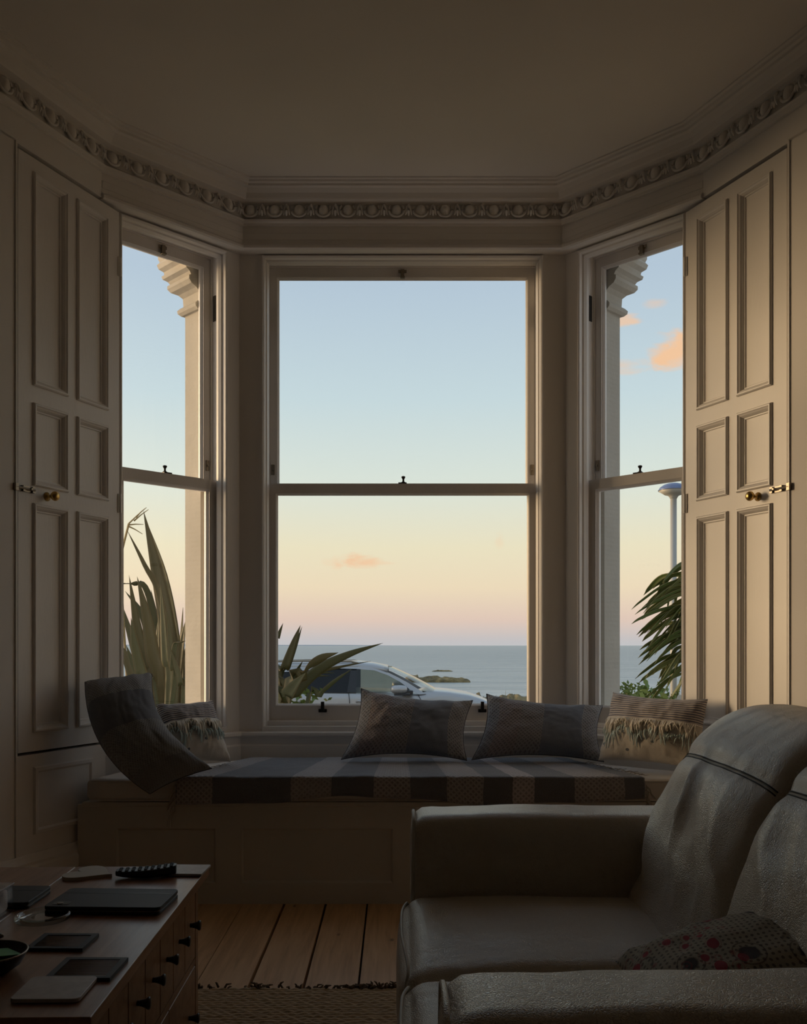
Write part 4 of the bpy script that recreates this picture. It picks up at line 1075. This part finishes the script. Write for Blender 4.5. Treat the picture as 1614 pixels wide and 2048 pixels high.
def softbox(x0,x1,y0,y1,z0,z1,r=.03,nseg=26,bulge=(0,0,0),wr=.0,seedv=0,fold=None):
    """rounded box whose faces bulge a little; returns an MB with a fine quad skin"""
    mb = MB(); c = Vector(((x0+x1)/2,(y0+y1)/2,(z0+z1)/2)); h = Vector(((x1-x0)/2,(y1-y0)/2,(z1-z0)/2))
    idx = {}; vs = []; fs = []
    def vert(a,b,d):
        key = (a,b,d)
        if key in idx: return idx[key]
        q = Vector((a/nseg*2-1, b/nseg*2-1, d/nseg*2-1))
        def sp(v, hh):     # spread samples so that the corners are well resolved
            return math.copysign(abs(v)**.75, v)*hh
        p = Vector((sp(q.x,h.x), sp(q.y,h.y), sp(q.z,h.z)))
        core = Vector([max(-(h[i]-r), min(h[i]-r, p[i])) for i in range(3)])
        d_ = p-core
        if d_.length > 1e-9: p = core + d_.normalized()*min(r, d_.length if d_.length<r*.999 else r) if False else core + d_.normalized()*r
        for i in range(3):
            o1, o2 = (i+1)%3, (i+2)%3
            p[i] += bulge[i]*math.copysign(1,q[i])*(abs(q[i])**3)*(1-q[o1]**2)*(1-q[o2]**2)
        if wr: 
            n_ = wr*(noise.noise((p.x*5+seedv,p.y*5,p.z*5))+.5*noise.noise((p.x*16+seedv,p.y*12,p.z*14))); p = p + Vector((q.x**5,q.y**5,q.z**5)).normalized()*n_ if max(abs(q.x),abs(q.y),abs(q.z))>.99 else p
        if fold: p = fold(p+c)-c
        idx[key] = len(vs); vs.append(p+c); return idx[key]
    n = nseg
    for a in range(n):
        for b in range(n):
            for fcs in (((a,b,0),(a,b+1,0),(a+1,b+1,0),(a+1,b,0)), ((a,b,n),(a+1,b,n),(a+1,b+1,n),(a,b+1,n)),
                        ((a,0,b),(a+1,0,b),(a+1,0,b+1),(a,0,b+1)), ((a,n,b),(a,n,b+1),(a+1,n,b+1),(a+1,n,b)),
                        ((0,a,b),(0,a,b+1),(0,a+1,b+1),(0,a+1,b)), ((n,a,b),(n,a+1,b),(n,a+1,b+1),(n,a,b+1))):
                fs.append(tuple(vert(*q) for q in fcs))
    mb.add(vs, fs); return mb
AZ = .626
for y0, y1, xa in ((2.11,2.30,.022), (.965,1.15,.044)):
    ar = softbox(xa, 1.0, y0, y1, .05, AZ, .040, 30, (.004,.006,.006), .004, y0).build('armrest', M['leather'], sofa, smooth=True)
    # piping round the front face of the arm
    ym = (y0+y1)/2; hw = (y1-y0)/2-.012
    pts = [(.026,y0+.010,.10),(.024,y0+.006,.45),(.026,y0+.010,AZ-.050),(.026,y0+.024,AZ-.022),(.026,y0+.048,AZ-.008),(.026,ym,AZ-.004),(.026,y1-.048,AZ-.008),(.026,y1-.024,AZ-.022),(.026,y1-.010,AZ-.050),(.024,y1-.006,.45),(.026,y1-.010,.10)]
    pts = [(a_+xa-.022, b_, c_) for a_, b_, c_ in pts]
    mb = MB(); mb.tube(spline(pts,5), .0042, 6); mb.build('piping', M['leather'] if False else M['thread'] if y0>2 else M['leather'], ar, smooth=True)
# seam along the outer face of the near arm
mb = MB(); mb.tube([(.03,.966,.605),(.06,.962,.588),(.12,.9605,.580),(.5,.9595,.579),(.98,.960,.580)], .0045, 6); mb.build('arm_seam', M['leather'], sofa, smooth=True)
softbox(.045, 1.0, 1.14, 2.12, .05, .30, .02, 12).build('sofa_base', M['leather'], sofa, smooth=True)
softbox(.80, 1.03, .99, 2.28, .05, .80, .05, 20).build('backrest_frame', M['leather'], sofa, smooth=True)
for xx in (.12, .95):
    for yy in (1.02, 2.24):
        mb = MB(); mb.lathe([(.022,.0205),(.028,.05),(.028,.06)],14,Matrix.Translation((xx,yy,0))); mb.build('foot', M['dark_metal'], sofa)
# seat cushions with wrinkles that run in from the front edge
def seat_fold(p, y0, y1, sd):
    v = (p.y-y0)/(y1-y0)
    if p.z > .40:
        e = max(0,1-abs(p.x-.04)/.16)
        p = p + Vector((0,0, -.004*e*abs(noise.noise((p.y*38+sd, p.x*9, sd))) + .006*noise.noise((p.x*4+sd, p.y*5, 0))))
        p.z += .0035*math.sin((p.x*5+p.y*26+2*noise.noise((p.x*3,p.y*3,sd)))) * max(0,1-abs(v-.55)*2.1) * .8
    return p
for y0, y1, sd in ((1.605,2.108,1.0), (1.152,1.597,5.0)):
    sc_ = softbox(.0, .60, y0, y1, .27, .452, .045, 44, (.014,.004,.022), .003, sd, lambda p: seat_fold(p, y0, y1, sd)).build('seat_cushion', M['leather'], sofa, smooth=True)
    pts = [(.010,y0+.012,.31),(.004,y0+.010,.37),(.006,y0+.016,.420),(.010,y0+.045,.446),(-.001,(y0+y1)/2-.08,.462),(-.001,(y0+y1)/2+.08,.462),(.010,y1-.045,.446),(.006,y1-.016,.420),(.004,y1-.010,.37),(.010,y1-.012,.31)]
    mb = MB(); mb.tube(spline(pts,6), .0030, 6); mb.build('piping', M['thread'], sc_, smooth=True)
# back cushions: side profile lofted along the sofa
PROFILE = [(.500,.430),(.515,.50),(.535,.60),(.562,.68),(.600,.760),(.650,.825),(.712,.872),(.780,.895),(.850,.892),(.915,.868),(.955,.825),(.965,.74),(.940,.62),(.905,.50),(.88,.430),(.70,.415)]
def back_cushion(y0, y1, sd, lean=0, dz=0):
    closed = [Vector((a,0,b)) for a,b in PROFILE]; m = len(closed); sm = []
    for i in range(m):
        a,b,c_,d = closed[i-1],closed[i],closed[(i+1)%m],closed[(i+2)%m]
        for k in range(10):
            t_ = k/10; sm.append(.5*((2*b)+(c_-a)*t_+(2*a-5*b+4*c_-d)*t_*t_+(3*b-a-3*c_+d)*t_**3))
    cen = Vector((.73,0,.66)); NYr = 90; vs = []; fs = []; K = len(sm)
    for j in range(NYr+1):
        w = j/NYr*2-1; w = math.copysign(1-(1-abs(w))**1.5, w)
        infl = (1-abs(w)**4)**.30 if abs(w) < 1 else 0
        infl = .80*infl + .20*min(1, infl*3) if abs(w) < 1 else 0
        for i, p in enumerate(sm):
            q = cen + (p-cen)*(.60+.40*infl)
            Y = (y0+y1)/2 + (y1-y0)/2*w
            z_ = q.z; X = q.x
            front = i < K*.62
            if front and abs(w) < .985:
                t_ = (p.z-.43)/.45                                   # height up the cushion
                # folds hang from the seam and slant down towards the seat
                ph = (Y-y0)*30 + (1-t_)*9*(.5+.5*math.sin(sd)) + 2.2*noise.noise((Y*7,t_*3,sd))
                am = .013*max(0,1-((t_-.50)/.40)**2)*(.35+.65*abs(noise.noise((Y*6+sd,t_*2.5,2))*1.6))
                f = am*(1-abs(math.sin(ph*.5)))*2 - am
                ph2 = (Y-y0)*62 + (1-t_)*16 + 3*noise.noise((Y*9,t_*4,sd+9)); f += .0035*max(0,1-((t_-.48)/.42)**2)*(1-2*abs(math.sin(ph2*.5)))*(.5+noise.noise((Y*5,t_*3,sd+1)))
                f += .012*noise.noise((Y*3.5,t_*2.5,sd+3)) + .0022*noise.noise((Y*22,t_*9,sd))
                # the seam under the head roll pulls in
                f -= .010*math.exp(-((t_-.80)/.035)**2)
                q = q + Vector((-.8*f,0,.45*f))
            vs.append((q.x+lean*(q.z-.43), Y, q.z+dz*(q.z-.43)/.45))
    for j in range(NYr):
        for i in range(K): fs.append((j*K+i, j*K+(i+1)%K, (j+1)*K+(i+1)%K, (j+1)*K+i))
    fs += [tuple(range(K))[::-1], tuple(range(NYr*K,(NYr+1)*K))]
    mb = MB(); mb.add(vs, fs); o = mb.build('back_cushion', M['leather'], sofa, smooth=True)
    # double stitched seam
    si = min(range(K//2), key=lambda i: abs(sm[i].z-.79) + (0 if sm[i].x<.72 else 9))
    for off_ in (-.0036, .0036):
        pts = [Vector(vs[j*K+si]) + (Vector(vs[j*K+si+2])-Vector(vs[j*K+si-2])).normalized()*off_ + Vector((-.0006,0,.0005)) for j in range(4, NYr-3)]
        mb = MB(); mb.tube(pts, .0015, 5); mb.build('stitching', M['thread_dark'], o, smooth=True)
    pts = [Vector(vs[j*K+si]) + Vector((.0005,0,0)) for j in range(4, NYr-3)]
    mb = MB(); mb.tube(pts, .0016, 5); mb.build('stitching', M['thread'], o, smooth=True)
    return o
back_cushion(1.585, 2.112, 1.0)
back_cushion(1.150, 1.578, 2.4, .03, -.004)

# printed scatter cushion lying on the near seat
def ikat():
    t = NT('red_printed_cotton'); uv = t.coord('UV'); sp = t.n('SeparateXYZ'); t.link(uv, sp.inputs[0])
    base = t.mix(t.noise(uv, 8, 4), (.36,.32,.25), (.44,.39,.31))
    v1 = t.n('TexVoronoi', feature='F1'); t.link(t.coord('UV', scale=(13,7,1)), v1.inputs['Vector']); v1.inputs['Scale'].default_value = 1; v1.inputs['Randomness'].default_value = .75
    reds = t.ramp(v1.outputs['Distance'], [(0,(1,1,1)),(.33,(1,1,1)),(.37,(0,0,0)),(.42,(0,0,0)),(.44,(.5,.5,.5)),(.48,(0,0,0))])
    rb = t.ramp(sp.outputs[0], [(0,(1,1,1)),(.42,(1,1,1)),(.5,(0,0,0)),(.72,(0,0,0)),(.8,(.7,.7,.7))])
    v2 = t.n('TexVoronoi', feature='F1'); t.link(t.coord('UV', scale=(5,3.2,1)), v2.inputs['Vector']); v2.inputs['Scale'].default_value = 1; v2.inputs['Randomness'].default_value = .6
    rings = t.ramp(v2.outputs['Distance'], [(0,(1,1,1)),(.06,(1,1,1)),(.09,(0,0,0)),(.14,(0,0,0)),(.16,(1,1,1)),(.27,(1,1,1)),(.30,(0,0,0)),(.36,(0,0,0)),(.38,(.8,.8,.8)),(.40,(0,0,0))])
    v3 = t.n('TexVoronoi', feature='F1'); t.link(t.coord('UV', scale=(38,26,1)), v3.inputs['Vector']); v3.inputs['Scale'].default_value = 1; v3.inputs['Randomness'].default_value = .15
    dots = t.ramp(v3.outputs['Distance'], [(0,(1,1,1)),(.24,(1,1,1)),(.30,(0,0,0))])
    col = t.mix(t.math('MULTIPLY', dots, .75), base, (.06,.045,.045))
    col = t.mix(rings, col, (.045,.03,.03)); col = t.mix(t.mix(1.0, reds, rb, 'MULTIPLY'), col, (.32,.025,.045))
    return t.fin(col, .9, t.bump(t.noise(uv, 220, 2), .4, .002))
M['ikat'] = ikat()
pillow('printed_cushion', [(.345,1.50,.508),(.68,1.52,.585),(.335,1.185,.495),(.67,1.175,.560)], .135, M['ikat'], 'cream cushion printed in red and black lying on the near sofa seat', seedv=3.3, wr=.005, flat=.28)

# ================================================================== RUG
def jute_mat():
    t = NT('woven_jute'); c = t.coord(); n1 = t.noise(c, 60, 4); n2 = t.noise(c, 4, 3)
    return t.fin(t.mix(n1, t.mix(n2, (.32,.225,.135), (.40,.295,.185)), (.62,.50,.35)), .95, t.bump(n1, .6, .004))
M['jute'] = jute_mat()
rug = thing('jute_rug', 'chunky woven jute rug on the pine floor by the sofa', 'rug', (.1, 1.7, 0))
RX0, RX1, RY0, RY1 = -1.0, .9, .75, 2.715
mb = MB(); row = .0165; nrow = int((RY1-RY0)/row); nx = 360; vs = []; fs = []; step = 4
for j in range(nrow*step+1):
    Y = RY0 + (RY1-RY0)*j/(nrow*step); ph = (j % step)/step; r_ = j//step
    for i in range(nx+1):
        X = RX0 + (RX1-RX0)*i/nx
        lp = abs(math.sin(X*math.pi/.030 + (r_%2)*1.57 + .5*noise.noise((X*9,r_*.7,0))))
        z = .010 + .0075*math.sin(math.pi*ph)**.7*(.55+.45*lp) + .003*noise.noise((X*40,Y*40,0)) + .002*noise.noise((X*6,Y*6,3))
        yy = Y + .004*noise.noise((X*5,r_*.5,1)); 
        if j == nrow*step: z, yy = .001, Y + .004*noise.noise((X*18,2,1))
        vs.append((X,yy,z))
for j in range(nrow*step):
    for i in range(nx):
        k = j*(nx+1)+i; fs.append((k,k+1,k+nx+2,k+nx+1))
mb.add(vs, fs); tag(mb.build('weave', M['jute'], rug, smooth=True, fix=False), kind='stuff')
t = NT('dark_jute'); M['jute_dark'] = t.fin(t.mix(t.noise(t.coord(),50,3),(.09,.06,.038),(.20,.135,.085)), .95)
mb = MB()
for k in range(900):
    X = RX0+(RX1-RX0)*random.random(); dens = noise.noise((X*5,4,0))
    if dens < .02 and random.random() < .85: continue
    L_ = random.uniform(.012,.026)*(1.0+.9*max(0,dens)); p = Vector((X, RY1-.004+random.uniform(-.006,.008), .008+random.uniform(0,.01)))
    d = Vector((random.gauss(0,.6), random.uniform(.1,.9), random.uniform(.15,.9))).normalized()*L_
    mb.tube([p, p+d*.6, p+d+Vector((random.gauss(0,.006),0,-.006))], [.004,.0035,.0015], 4)
tag(mb.build('frayed_edge', M['jute_dark'], rug, smooth=True), 'dark frayed edge', kind='stuff')
# ================================================================== LOW TABLE WITH DRAWERS
def wood_mat(name, a, b, c_, rough=.3, sc=(9,.8,9)):
    t = NT(name); c = t.coord(scale=sc); g = t.noise(c, 3.5, 7, .6, .9); f = t.noise(t.coord(scale=(sc[0]*6,sc[1]*6,sc[2]*6)), 6, 3)
    col = t.ramp(g, [(.25,a),(.5,b),(.75,c_)])
    return t.fin(col, t.math('ADD', rough, t.math('MULTIPLY', f, .12)), t.bump(f, .08, .002), Coat_Weight=.25, Coat_Roughness=.25)
M['wood'] = wood_mat('cherry_wood', (.20,.095,.048), (.31,.16,.085), (.39,.22,.125), .30)
M['wood_side'] = wood_mat('cherry_drawer_front', (.20,.095,.042), (.30,.155,.075), (.37,.205,.105), .36, (.8,9,9))
M['wood_dark'] = plain('dark_turned_wood', (.022,.016,.012), .32)
M['edge_line'] = plain('pale_inlay', (.50,.38,.26), .4)
TZ = .50; T0 = Vector((-.456, 2.182, 0))
ta = math.atan2(-.020, .885)          # the table stands a touch askew
TM = Matrix.Translation(T0) @ Matrix.Rotation(math.atan2(.020,.885)*1.0, 4, 'Z')
# local frame: x to the left negative, y towards the camera negative; far right corner at the origin
tb = thing('drawer_table', 'low cherrywood table chest with two rows of drawers', 'table', (T0.x-.33, T0.y-.44, 0))
LT, WT = .888, .66
for a, b in ((-WT,-.312), (-.309,0)):
    mb = MB(); mb.box(a, b, -LT, 0, TZ-.022, TZ, TM); mb.build('top_board', M['wood'], tb, bevel=.002)
mb = MB(); mb.box(-.312,-.3095,-LT+.002,-.002,TZ-.010,TZ-.0012,TM); mb.build('inlay_line', M['edge_line'], tb)
BX = -.022          # face of the carcass
mb = MB(); mb.box(-WT+.03, BX-.020, -LT+.024, -.024, .06, TZ-.022, TM)
mb.box(BX-.022,BX,-LT+.022,-LT+.046,.02,TZ-.022,TM); mb.box(BX-.022,BX,-.048,-.022,.02,TZ-.022,TM)     # corner posts
mb.box(BX-.022,BX-.001,-LT+.046,-.048,TZ-.040,TZ-.022,TM); mb.box(BX-.022,BX-.001,-LT+.046,-.048,.285,.300,TM); mb.box(BX-.022,BX-.001,-LT+.046,-.048,.06,.085,TM)
mb.build('carcass', M['wood_side'], tb)
for xx in (-WT+.05, BX-.02):
    for yy in (-LT+.04, -.04):
        mb = MB(); mb.box(xx-.02,xx+.02,yy-.02,yy+.02,.0205,.07,TM); mb.build('foot', M['wood_side'], tb)
def knob(y, z, parent):
    Mk = TM @ Matrix.Translation((BX-.001,y,z)) @ Matrix.Rotation(R(90),4,'Y')
    mb = MB(); mb.lathe([(.005,0),(.005,.004),(.006,.009),(.0085,.016),(.0108,.0195),(.0112,.0215),(.010,.0235),(.0035,.0245)],16,Mk); mb.build('knob', M['wood_dark'], parent, smooth=True)
ys0, ys1 = -LT+.048, -.050
n = 7; w = (ys1-ys0)/n
for k in range(n):
    a, b = ys0+k*w+.0016, ys0+(k+1)*w-.0016
    mb = MB(); mb.box(BX-.02,BX-.0005,a,b,.302,TZ-.042,TM); d = mb.build('drawer', M['wood_side'], tb, bevel=.0012, seg=1); knob((a+b)/2, .392, d)
n = 3; w = (ys1-ys0)/n
for k in range(n):
    a, b = ys0+k*w+.0016, ys0+(k+1)*w-.0016
    mb = MB(); mb.box(BX-.02,BX-.0005,a,b,.087,.283,TM); d = mb.build('drawer', M['wood_side'], tb, bevel=.0012, seg=1)
    for y in ((a+b)/2-.06, (a+b)/2+.06): knob(y, .19, d)

# ---- things on the table
def top(px, py, dz=0):
    """point on the table top under a pixel"""
    Y = F*(EYE-TZ-dz)/(py-HY); return Vector(((px-CX)/F*Y, Y, TZ+dz))
def frameAt(p, rot=0): return Matrix.Translation(p) @ Matrix.Rotation(rot,4,'Z')
def rrect(w, d, r, n=6):
    pts = []
    for cx_, cy_, q0 in ((w/2-r,d/2-r,0),(-w/2+r,d/2-r,90),(-w/2+r,-d/2+r,180),(w/2-r,-d/2+r,270)):
        for k in range(n+1): q = R(q0+90*k/n); pts.append((cx_+r*math.cos(q), cy_+r*math.sin(q)))
    return pts
M['black_case'] = plain('black_folio_leather', (.016,.016,.017), .55)
M['black_plastic'] = plain('black_plastic', (.010,.010,.011), .35)
M['rubber'] = plain('button_rubber', (.03,.03,.032), .6)
t = NT('mango_wood_pale'); M['pale_board'] = t.fin(t.mix(t.noise(t.coord(scale=(3,40,3)),4,4),(.48,.43,.36),(.62,.57,.49)), .6)
M['cork_dark'] = plain('dark_cork', (.05,.04,.03), .8)
t = NT('grey_marble'); M['marble'] = t.fin(t.mix(t.ramp(t.noise(t.coord(),30,6,.6,1.0),[(.4,(0,0,0)),(.7,(1,1,1))]),(.42,.385,.37),(.55,.51,.485)), .42)
def slab_thing(name, label, cat, px, py, w, d, h, r, mat, rot=0, group=None):
    p = top(px, py); o = thing(name, label, cat, p, group)
    mb = MB(); mb.prism(rrect(w,d,r), 0.0012, h, frameAt(p,rot)); mb.build('slab', mat, o, bevel=.0012)
    mb = MB(); mb.prism(rrect(w-.008,d-.008,max(.002,r-.004)), 0, .0014, frameAt(p,rot)); mb.build('cork_backing', M['cork_dark'], o)
    return o
slab_thing('stone_coaster', 'grey square stone coaster with rounded corners at the near table edge', 'coaster', 110, 1984, .101, .094, .0075, .010, M['marble'], R(1), 'stone coasters')
slab_thing('stone_coaster', 'pale glossy square coaster at the far corner of the table', 'coaster', 372, 1744, .094, .090, .007, .004, M['marble'], R(-2), 'stone coasters')
# two bamboo-slat mats
t = NT('bamboo_dark'); M['bamboo'] = t.fin(t.mix(t.noise(t.coord(scale=(2,60,2)),9,4),(.07,.042,.03),(.24,.15,.105)), .5)
def slat_mat(px, py, w, d, label, rot):
    p = top(px, py); o = thing('slatted_mat', label, 'coaster', p, 'dark slatted mats'); fm = frameAt(p, rot)
    mb = MB(); mb.loop((-w/2,w/2,-d/2,d/2), [(0,.0),(.010,.0),(.010,.0062),(0,.0062)], fm @ Matrix(((1,0,0,0),(0,0,1,0),(0,1,0,0),(0,0,0,1)))); mb.build('cloth_border', M['black_case'], o)
    n = 14; sd = (d-.020)/n
    for k in range(n):
        y = -d/2+.010+sd*(k+.5); mb = MB(); mb.tube([(-w/2+.009,y,.0034),(w/2-.009,y,.0034)], sd*.46, 6, fm); mb.build('slat', M['bamboo'], o, smooth=True)
slat_mat(175, 1942, .102, .094, 'dark slatted bamboo mat next to the grey stone coaster', R(-.5))
slat_mat(126, 1888, .098, .082, 'dark slatted bamboo mat nearer the round glass dish', R(-1))
# heart shaped wooden board
p = top(178, 1751); o = thing('heart_coaster', 'pale wooden heart shaped coaster under the end of the remote control', 'coaster', p)
pts = []
for k in range(48):
    q = 2*math.pi*k/48; hx = 16*math.sin(q)**3; hy = 13*math.cos(q)-5*math.cos(2*q)-2*math.cos(3*q)-math.cos(4*q)
    pts.append((-hy*.0036, hx*.0036))
mb = MB(); mb.prism(pts, 0, .008, frameAt(p, R(-18))); mb.build('board', M['pale_board'], o, bevel=.001)
# remote control
pa, pb = top(232, 1757), top(353, 1752); L_ = (pb-pa).length; ang = math.atan2((pb-pa).y,(pb-pa).x); pc = (pa+pb)/2
o = thing('remote_control', 'black remote control with rows of buttons on the table', 'remote control', pc); fm = frameAt(pc, ang)
mb = MB(); vs = []; fs = []; n = 22
for i in range(n+1):
    t_ = i/n*2-1; x = t_*L_/2; hw = .022*(1-abs(t_)**8*.45); zt = .020+.004*t_+.003*t_*t_; zb = .0095 if abs(t_)<.0 else .002+.006*abs(t_)**2
    sec = [(-hw,zb+.006),(-hw*.7,zb),(hw*.7,zb),(hw,zb+.006),(hw,zt-.003),(hw*.85,zt),(-hw*.85,zt),(-hw,zt-.003)]
    for y, z in sec: vs.append((x,y,z))
for i in range(n):
    for j in range(8): fs.append((i*8+j,i*8+(j+1)%8,(i+1)*8+(j+1)%8,(i+1)*8+j))
fs += [tuple(range(8)), tuple(range(n*8,n*8+8))]
mb.add(vs, fs, fm); mb.build('casing', M['black_plastic'], o, smooth=False, bevel=.002)
for i in range(9):
    for j in range(3):
        x = -L_*.42+L_*.84*i/8; t_ = x/(L_/2); zt = .020+.004*t_+.003*t_*t_
        mb = MB(); mb.lathe([(.0042,0),(.0042,.0018),(.0030,.0026)],10,fm @ Matrix.Translation((x,(j-1)*.0125,zt-.0004))); mb.build('button', M['rubber'], o)
# tablets in black folio cases
def folio(name, quad, h, label, cut):
    a, b, c_, d = [top(x,y,h) for x,y in quad]     # far-left, far-right, near-right, near-left of the top face
    ce = (a+b+c_+d)/4; o = thing(name, label, 'tablet', (ce.x,ce.y,TZ), 'tablets in black folio cases')
    w = ((b-a).length+(c_-d).length)/2; dd = ((a-d).length+(b-c_).length)/2; ang = math.atan2((b-a).y+(c_-d).y,(b-a).x+(c_-d).x); fm = frameAt(Vector((ce.x,ce.y,TZ)), ang)
    mb = MB(); mb.prism(rrect(w,dd,.011), .0, h*.42, fm); mb.build('keyboard_half', M['black_case'], o, bevel=.0015)
    mb = MB(); mb.prism(rrect(w-.004,dd-.004,.010), h*.42, h*.55, fm); mb.build('tablet_body', M['steel'], o)
    mb = MB(); mb.prism(rrect(w,dd,.011), h*.55, h, fm); cv = mb.build('cover', M['black_case'], o, bevel=.0015)
    mb = MB(); mb.box(-w/2+.004,w/2-.004,dd/2-.040,dd/2-.0375,h-.0002,h+.0004,fm); mb.build('crease', M['black_plastic'], cv)
    if cut:
        mb = MB(); mb.prism(rrect(.034,.024,.008), h-.001, h+.0006, fm @ Matrix.Translation((-w/2+.028,-dd/2+.024,0))); mb.build('camera_window', M['black_plastic'], cv)
        mb = MB(); mb.lathe([(.006,0),(.006,.001),(.0045,.0012)],16,fm @ Matrix.Translation((-w/2+.026,-dd/2+.020,h+.0006))); mb.build('camera_lens', M['steel'], cv)
    return o
folio('tablet_case', [(140,1776),(358,1777),(318,1816),(88,1812)], .016, 'black folio tablet case with camera cut-out in the middle of the table', True)
folio('tablet_case', [(-40,1771),(101,1771),(58,1805),(-90,1805)], .014, 'smaller black folio tablet case at the left table edge', False)
# round glass dish
M['clear_glass'] = glass_mat('clear_dish_glass', (.90,.93,.92), 1.5, 1.3)
def real_glass(name):
    t = NT(name); g = t.n('BsdfGlass'); g.inputs['IOR'].default_value = 1.48; g.inputs['Roughness'].default_value = .02; g.inputs[0].default_value = (.95,.97,.96,1)
    t.link(t.bump(t.noise(t.coord(),6,2),.02,.002), g.inputs['Normal']); t.link(g.outputs[0], t.out.inputs[0]); return t.m
M['solid_glass'] = real_glass('thick_dish_glass')
p = top(86, 1839); o = thing('glass_dish', 'round clear glass coaster dish with a thick rim', 'dish', p); rr = 54/F*p.y
mb = MB(); mb.lathe([(rr*.80,0),(rr*.95,.001),(rr*1.0,.004),(rr*1.0,.008),(rr*.96,.0115),(rr*.88,.0115),(rr*.82,.008),(rr*.79,.006),(rr*.4,.0058),(rr*.02,.0058)],48,Matrix.Translation(p)); mb.build('dish', M['clear_glass'], o, smooth=True)
# clear plastic box at the left edge
M['clear_plastic'] = glass_mat('clear_acrylic', (.86,.85,.85), 1.5, 1.6)
q = Vector((-.764,1.70,TZ)); o = thing('acrylic_box', 'clear plastic box with pale contents at the left table edge', 'box', (q.x-.06,q.y,TZ)); fm = frameAt(Vector((q.x,q.y,TZ)), R(-1.3))
bw, bd, bh = .13, .22, .052
for a in ((-bw,0,-bd/2,-bd/2+.003,.0,bh), (-bw,0,bd/2-.003,bd/2,.0,bh), (-.003,0,-bd/2+.003,bd/2-.003,.0,bh), (-bw,-bw+.003,-bd/2+.003,bd/2-.003,.0,bh), (-bw+.003,-.003,-bd/2+.003,bd/2-.003,.0,.003)):
    mb = MB(); mb.box(*a, fm); mb.build('side_wall', M['clear_plastic'], o, bevel=.0008, seg=1)
mb = MB(); mb.box(-bw-.002,.002,-bd/2-.002,bd/2+.002,bh+.0002,bh+.004,fm); mb.build('lid', M['clear_plastic'], o, bevel=.001)
M['tissue'] = plain('pale_pink_paper', (.82,.74,.72), .85)
mb = MB(); mb.add(softbox(-bw+.006,-.006,-bd/2+.006,bd/2-.006,.004,.047,.008,10,(.0,.0,.002),.002,2).v, softbox(-bw+.006,-.006,-bd/2+.006,bd/2-.006,.004,.047,.008,10).f, fm)
mb.build('paper_contents', M['tissue'], o, smooth=True)
# dark pen beside the box
p = top(-12, 1877); o = thing('pen', 'slim dark pen poking in from the left table edge', 'pen', p); fm = frameAt(p, R(2))
mb = MB(); mb.tube([(-.07,0,.0045),(.012,0,.0045)], .0042, 10, fm); mb.build('barrel', M['black_plastic'], o, smooth=True)
mb = MB(); mb.tube([(.012,0,.0045),(.017,0,.0045)], [.0042,.0025], 10, fm); mb.build('cap', M['steel'], o, smooth=True)
# black bowl with a green card in it
p = top(-22, 1944); o = thing('black_bowl', 'glossy black bowl at the left table edge', 'bowl', p)
rb = .058
mb = MB(); mb.lathe([(.030,0),(.034,.002),(.048,.012),(rb,.030),(rb+.001,.032),(rb-.002,.0322),(.045,.014),(.030,.006),(.003,.005)],40,Matrix.Translation(p)); mb.build('bowl_wall', M['black_plastic'], o, smooth=True)
mb = MB(); mb.tube([(p.x+(rb-.0005)*math.cos(R(a)), p.y+(rb-.0005)*math.sin(R(a)), p.z+.0318) for a in range(0,361,10)], .0016, 6, cap=False); mb.build('rim', M['steel'], o, smooth=True)
M['green'] = plain('green_card', (.06,.30,.05), .55)
o = thing('green_card', 'bright green folded card standing in the black bowl', 'card', (p.x,p.y,TZ+.014)); fm = Matrix.Translation((p.x+.010,p.y-.002,TZ+.031)) @ Matrix.Rotation(R(50),4,'Z') @ Matrix.Rotation(R(10),4,'Y')
mb = MB(); mb.box(-.034,.034,-.024,.024,-.0006,.0006,fm); mb.build('front_leaf', M['green'], o)
mb = MB(); mb.box(-.034,.034,-.024,.024,-.0006,.0006,fm @ Matrix.Translation((0,0,-.004)) @ Matrix.Rotation(R(5),4,'X')); mb.build('back_leaf', M['green'], o)
